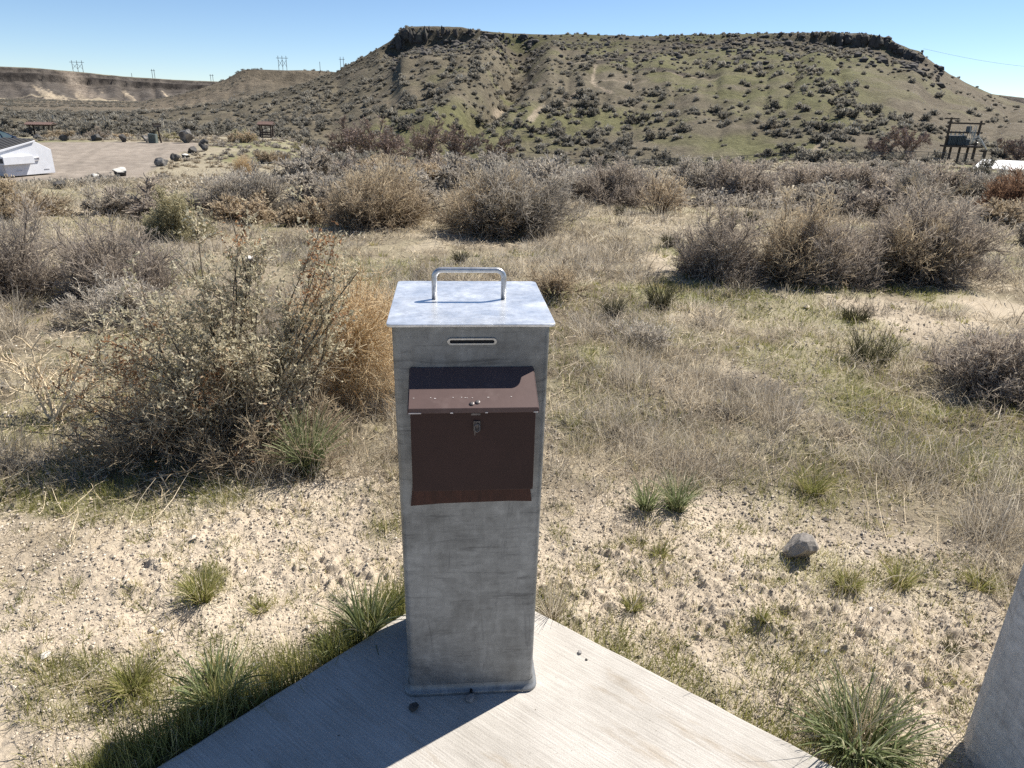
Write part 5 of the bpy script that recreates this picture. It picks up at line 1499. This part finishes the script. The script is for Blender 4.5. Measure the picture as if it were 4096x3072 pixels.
    mb.prism([(-wv / 2, 0), (wv / 2, 0), (wv / 2, hv * .94), (-wv / 2, hv)], lambda p, y: (p[0], y, p[1]), 0, wv * .8); mb.build("box_body", rib, t, .01, 1)
    mb = MB()
    for k in range(6):
        x = -wv / 2 + wv * (k + .5) / 6
        mb.box((x, -.025, hv * .47), (wv / 14, .05, hv * .92))
    mb.build("ribs", rib, t, 0)
M['basalt_lichen'] = simple_mat("mottled_basalt", (.10, .095, .09), .9, var=.45, scale=3.0, bump=.8, col2=(.30, .28, .25), thr=(.52, .62))
lot_things()

# ------------------------------------------------------------------ picnic shelters
def shelters():
    wood = simple_mat("brown_timber", (.06, .045, .036), .85, var=.3, scale=6.0)
    roofm = simple_mat("red_brown_roof_sheet", (.135, .085, .070), .75, var=.25, scale=3.0)
    def shelter(u, v, r, wpx, hpx, lab, yaw, bench):
        P = at_r(u, v, r); s = mpp(P); w, h = wpx * s, hpx * s
        t = thing("picnic_shelter", lab, "shelter", P, yaw, "picnic shelters below the mesa")
        d = w * .75
        for sx in (-1, 1):
            for sy in (-1, 1):
                mb = MB(); mb.box((sx * w * .36, sy * d * .33, h * .42), (.14, .14, h * .86)); mb.build("post", wood, t, 0)
        mb = MB(); mb.box((0, -d * .33, h * .84), (w * .96, .12, .18)); mb.box((0, d * .33, h * .84), (w * .96, .12, .18)); mb.build("beam", wood, t, 0)
        rf = MB(); ry = d * .62
        rf.prism([(-ry, h * .86), (0, h * 1.0), (ry, h * .86), (ry, h * .89), (0, h * 1.04), (-ry, h * .89)], lambda p, x: (x, p[0], p[1]), -w * .5, w * .5)
        roof = rf.build("roof", roofm, t, 0)
        rb = MB()
        for k in range(13):
            x = -w * .48 + w * .96 * k / 12
            rb.prism([(-ry, h * .892), (0, h * 1.042), (ry, h * .892), (ry, h * .91), (0, h * 1.075), (-ry, h * .91)], lambda p, xx: (xx, p[0], p[1]), x - w * .014, x + w * .014)
        rb.build("roof_rib", roofm, roof, 0); roof.children[0]['kind'] = 'stuff'
        mb = MB(); mb.prism([(-ry * .9, h * .86), (ry * .9, h * .86), (0, h * .99)], lambda p, x: (x, p[0], p[1]), w * .47, w * .485); mb.build("gable", wood, t, 0)
        if bench:
            mb = MB()
            for z in (.12, .28, .40):
                mb.box((0, -d * .33, h * z), (w * .72, .08, .14))
            mb.build("railing", wood, t, 0)
    shelter(172, 548, 104, 92, 48, "long low reddish-roofed picnic shelter beyond the lot at left", .28, False)
    shelter(1070, 562, 96, 58, 62, "open picnic shelter with rails standing on pale ground near the centre", .05, True)
    shelter(1562, 610, 108, 40, 40, "picnic shelter half hidden behind the leafless grove, only its roof showing", .05, False)
shelters()

# ------------------------------------------------------------------ fence
def fence():
    met = simple_mat("grey_fence_metal", (.16, .155, .145), .6, .4, var=.2)
    t = thing("wire_fence", "long low chain-link fence with grey posts at the foot of the mesa", "fence", (0, 0, 0))
    us = np.concatenate([np.arange(1905, 3960, 72.0)])
    tops = []
    for u in us:
        P = at_r(u, 655, float(np.interp(u, [1900, 2400, 3000, 3500, 3960], [100, 104, 106, 106, 98])))
        mb = MB(); mb.tube([(P[0], P[1], P[2] - .1), (P[0], P[1], P[2] + 1.25)], .035, 6); mb.build("post", met, t, 0)
        tops.append(P)
    mb = MB(); T = np.array(tops)
    for z, rd in ((1.24, .03), (.95, .012), (.65, .012), (.35, .012), (.1, .012)):
        mb.tube([tuple(p + [0, 0, z]) for p in T], rd, 5)
    mb.build("rail", met, t, 0)
    # chain link as fine slanting wires
    mb = MB()
    for p, q in zip(T[:-1], T[1:]):
        L = np.linalg.norm(q - p); n = int(L / .22)
        for k in range(n):
            for sgn in (1, -1):
                f0 = k / n; f1 = np.clip(f0 + sgn * 1.1 / L, 0, 1)
                a = p + (q - p) * f0 + [0, 0, .08]; b = p + (q - p) * f1 + [0, 0, 1.2]
                mb.tube([a, b], .004, 3, False)
    o = mb.build("chain_link", met, t, 0)
fence()

# ------------------------------------------------------------------ transformer platform, white roof, short posts
def right_things():
    wood = simple_mat("weathered_pole_wood", (.075, .058, .045), .9, var=.35, scale=5.0)
    tank = simple_mat("blue_grey_tank_steel", (.075, .095, .11), .5, .3, var=.25, scale=3.0)
    cer = simple_mat("pale_insulator", (.45, .45, .42), .3, var=.1)
    R = 108.0
    P = at_r(3825, 650, R); s = mpp(P)
    t = thing("transformer_platform", "pole-mounted electrical platform with two tall posts and blue-grey tanks near the right edge", "transformer platform", P, -.12)
    w = 4.0; hT = 175 * s * .92
    for x in (-1.75, 1.75):
        mb = MB(); mb.tube([(x, 0, -.3), (x, 0, hT * (1.06 if x < 0 else 1.0))], [.19, .13], 8); mb.build("pole", wood, t, 0)
    for x, hh in ((-.9, 2.3), (.15, 2.3), (1.1, 2.3)):
        mb = MB(); mb.tube([(x, .3, -.3), (x, .3, hh)], .15, 8); mb.build("leg", wood, t, 0)
    zp = hT * .40
    mb = MB(); mb.box((.1, 0, zp), (4.3, 1.7, .22)); mb.build("platform", wood, t, 0)
    for z, ww in ((hT * .93, 4.3), (hT * .72, 4.2)):
        mb = MB(); mb.box((0, -.16, z), (ww, .14, .2)); mb.build("crossarm", wood, t, 0)
    mb = MB(); mb.box((-1.75, -.16, hT * 1.03), (1.7, .14, .16)); mb.build("crossarm", wood, t, 0)
    for x in (-1.2, -.25):
        k = MB(); k.box((x, 0, zp + .68), (.88, 1.0, 1.1)); tk = k.build("tank", tank, t, .06, 2)
        k = MB()
        for j in range(5):
            k.box((x - .38 + j * .19, -.56, zp + .7), (.05, .12, .95))
        k.build("cooling_fin", tank, tk, 0); tk.children[0]['kind'] = 'stuff'
        for dx in (-.25, .25):
            k = MB(); k.tube([(x + dx, -.1, zp + 1.3), (x + dx, -.1, zp + 1.8)], [.10, .05], 8); k.build("bushing", cer, tk, 0)
    mb = MB(); mb.box((.6, -.05, zp + .5), (.5, .6, .75)); mb.box((.5, -.05, zp + 2.0), (.5, .4, .7)); mb.tube([(.5, 0, zp + .9), (.5, 0, zp + 1.7)], .06, 6); mb.build("switch_gear", tank, t, .04, 1)
    rng = np.random.default_rng(4); mb = MB()
    for k in range(13):
        x0, x1 = rng.uniform(.1, 1.1), rng.uniform(.0, 1.7); z0, z1 = zp + rng.uniform(1.2, 2.0), zp + rng.uniform(.2, 2.6)
        mb.tube([(x0 + (x1 - x0) * f, -.75 - .15 * math.sin(f * 3), z0 + (z1 - z0) * f - .45 * math.sin(math.pi * f)) for f in np.linspace(0, 1, 7)], .035, 5)
    mb.tube([(1.6, -.2, zp + 1.3), (2.1, -.3, zp + .8), (2.9, -.3, zp - .2)], .09, 6); mb.tube([(1.6, -.2, zp + .9), (2.2, -.3, zp + .5), (3.0, -.3, zp - .3)], .07, 6)
    mb.build("cable", cer, t, 0)
    for u, v, h, lab in ((3928, 650, 58, "thick short wooden post right of the transformer platform"), (3962, 645, 42, "thin short wooden post farthest right of the transformer platform")):
        P = at_r(u, v, R - 1); s = mpp(P)
        mb = MB(); mb.tube([(0, 0, -.3), (.05, 0, h * s)], .19 if h > 50 else .09, 8); mb.box((.05, 0, h * s), (.5 if h > 50 else .3, .2, .12))
        tag(mb.build("wooden_post", wood, None, 0, loc=P), lab, "post", "short posts by the transformer")
    roofm = simple_mat("white_sheet_roof", (.80, .80, .78), .5, var=.06, scale=1.0); wall = simple_mat("dark_shed_wall", (.07, .065, .06), .85, var=.3)
    P = at_r(4150, 690, 74.0)
    t = thing("shed", "low shed with a white sheet roof at the right edge below the transformer", "shed", P, -.35)
    zt = EYE + 74 * math.tan(azel(4000, 684)[1]) - P[2]
    mb = MB(); mb.box((0, 1.5, zt / 2 - .1), (8.6, 3.6, zt - .1)); mb.build("wall", wall, t, 0)
    mb = MB(); mb.prism([(-.6, zt - .05), (4.1, zt + .62), (4.1, zt + .70), (-.6, zt + .04)], lambda p, x: (x + p[0] * .35, p[0], p[1]), -4.7, 4.7); mb.build("roof", roofm, t, 0)
right_things()

# ------------------------------------------------------------------ power line towers on the skyline
def towers():
    wood = simple_mat("dark_line_poles", (.10, .095, .09), .9, var=.2)
    def tower(u, v, r, hpx, gap, n, lab, cross=True):
        P = at_r(u, v, r); s = mpp(P)
        h = hpx * s; g = gap * s
        rad = max(.2, r * .00026)
        t = thing("power_pylon", lab, "pylon", P, 0, "power line pylons on the skyline")
        xs = (np.arange(n) - (n - 1) / 2) * g
        for x in xs:
            mb = MB(); mb.tube([(x, 0, -3), (x, 0, h)], rad, 6); mb.build("pole", wood, t, 0)
        if n > 1:
            mb = MB(); mb.box((0, 0, h * .84), ((n - 1) * g + g * .9, rad * 1.3, rad * 1.5)); mb.build("crossarm", wood, t, 0)
        if cross:
            for a, b in zip(xs[:-1], xs[1:]):
                for z0, z1 in ((.25, .72), (.72, .25)):
                    mb = MB(); mb.tube([(a, 0, h * z0), (b, 0, h * z1)], rad * .6, 5); mb.build("brace", wood, t, 0)
    tower(313, 285, 1402, 42, 20, 3, "three-legged pylon on the plateau at far left")
    tower(527, 302, 1402, 14, 5, 1, "short single pole between the far-left pylons", False)
    tower(615, 308, 1402, 34, 9, 2, "narrow two-legged pylon in the middle of the plateau", False)
    tower(848, 320, 1402, 26, 9, 2, "faintest two-legged pylon near the plateau's right end", False)
    tower(1132, 280, 645, 53, 16, 3, "three-legged pylon on the small mesa left of the main one")
    tower(1281, 282, 645, 34, 5, 1, "single pole on the small mesa between two pylons", False)
    tower(1370, 288, 645, 58, 12, 2, "two-legged pylon half behind the main mesa's left slope", False)
    tower(3687, 215, 318, 28, 5, 2, "tiny two-legged pylon at the right end of the mesa's rim", False)
    a, b = at_r(3690, 215, 318), at_r(4300, 300, 330)
    a[2] += 3.2; b[2] = EYE + 330 * math.tan(azel(4300, 282)[1])
    mb = MB(); mb.tube([a + (b - a) * f - np.array([0, 0, 1.2 * math.sin(math.pi * f)]) for f in np.linspace(0, 1, 12)], .035, 4)
    tag(mb.build("power_line", wood, None, 0), "thin power line crossing the sky at the right edge", "power line")
towers()
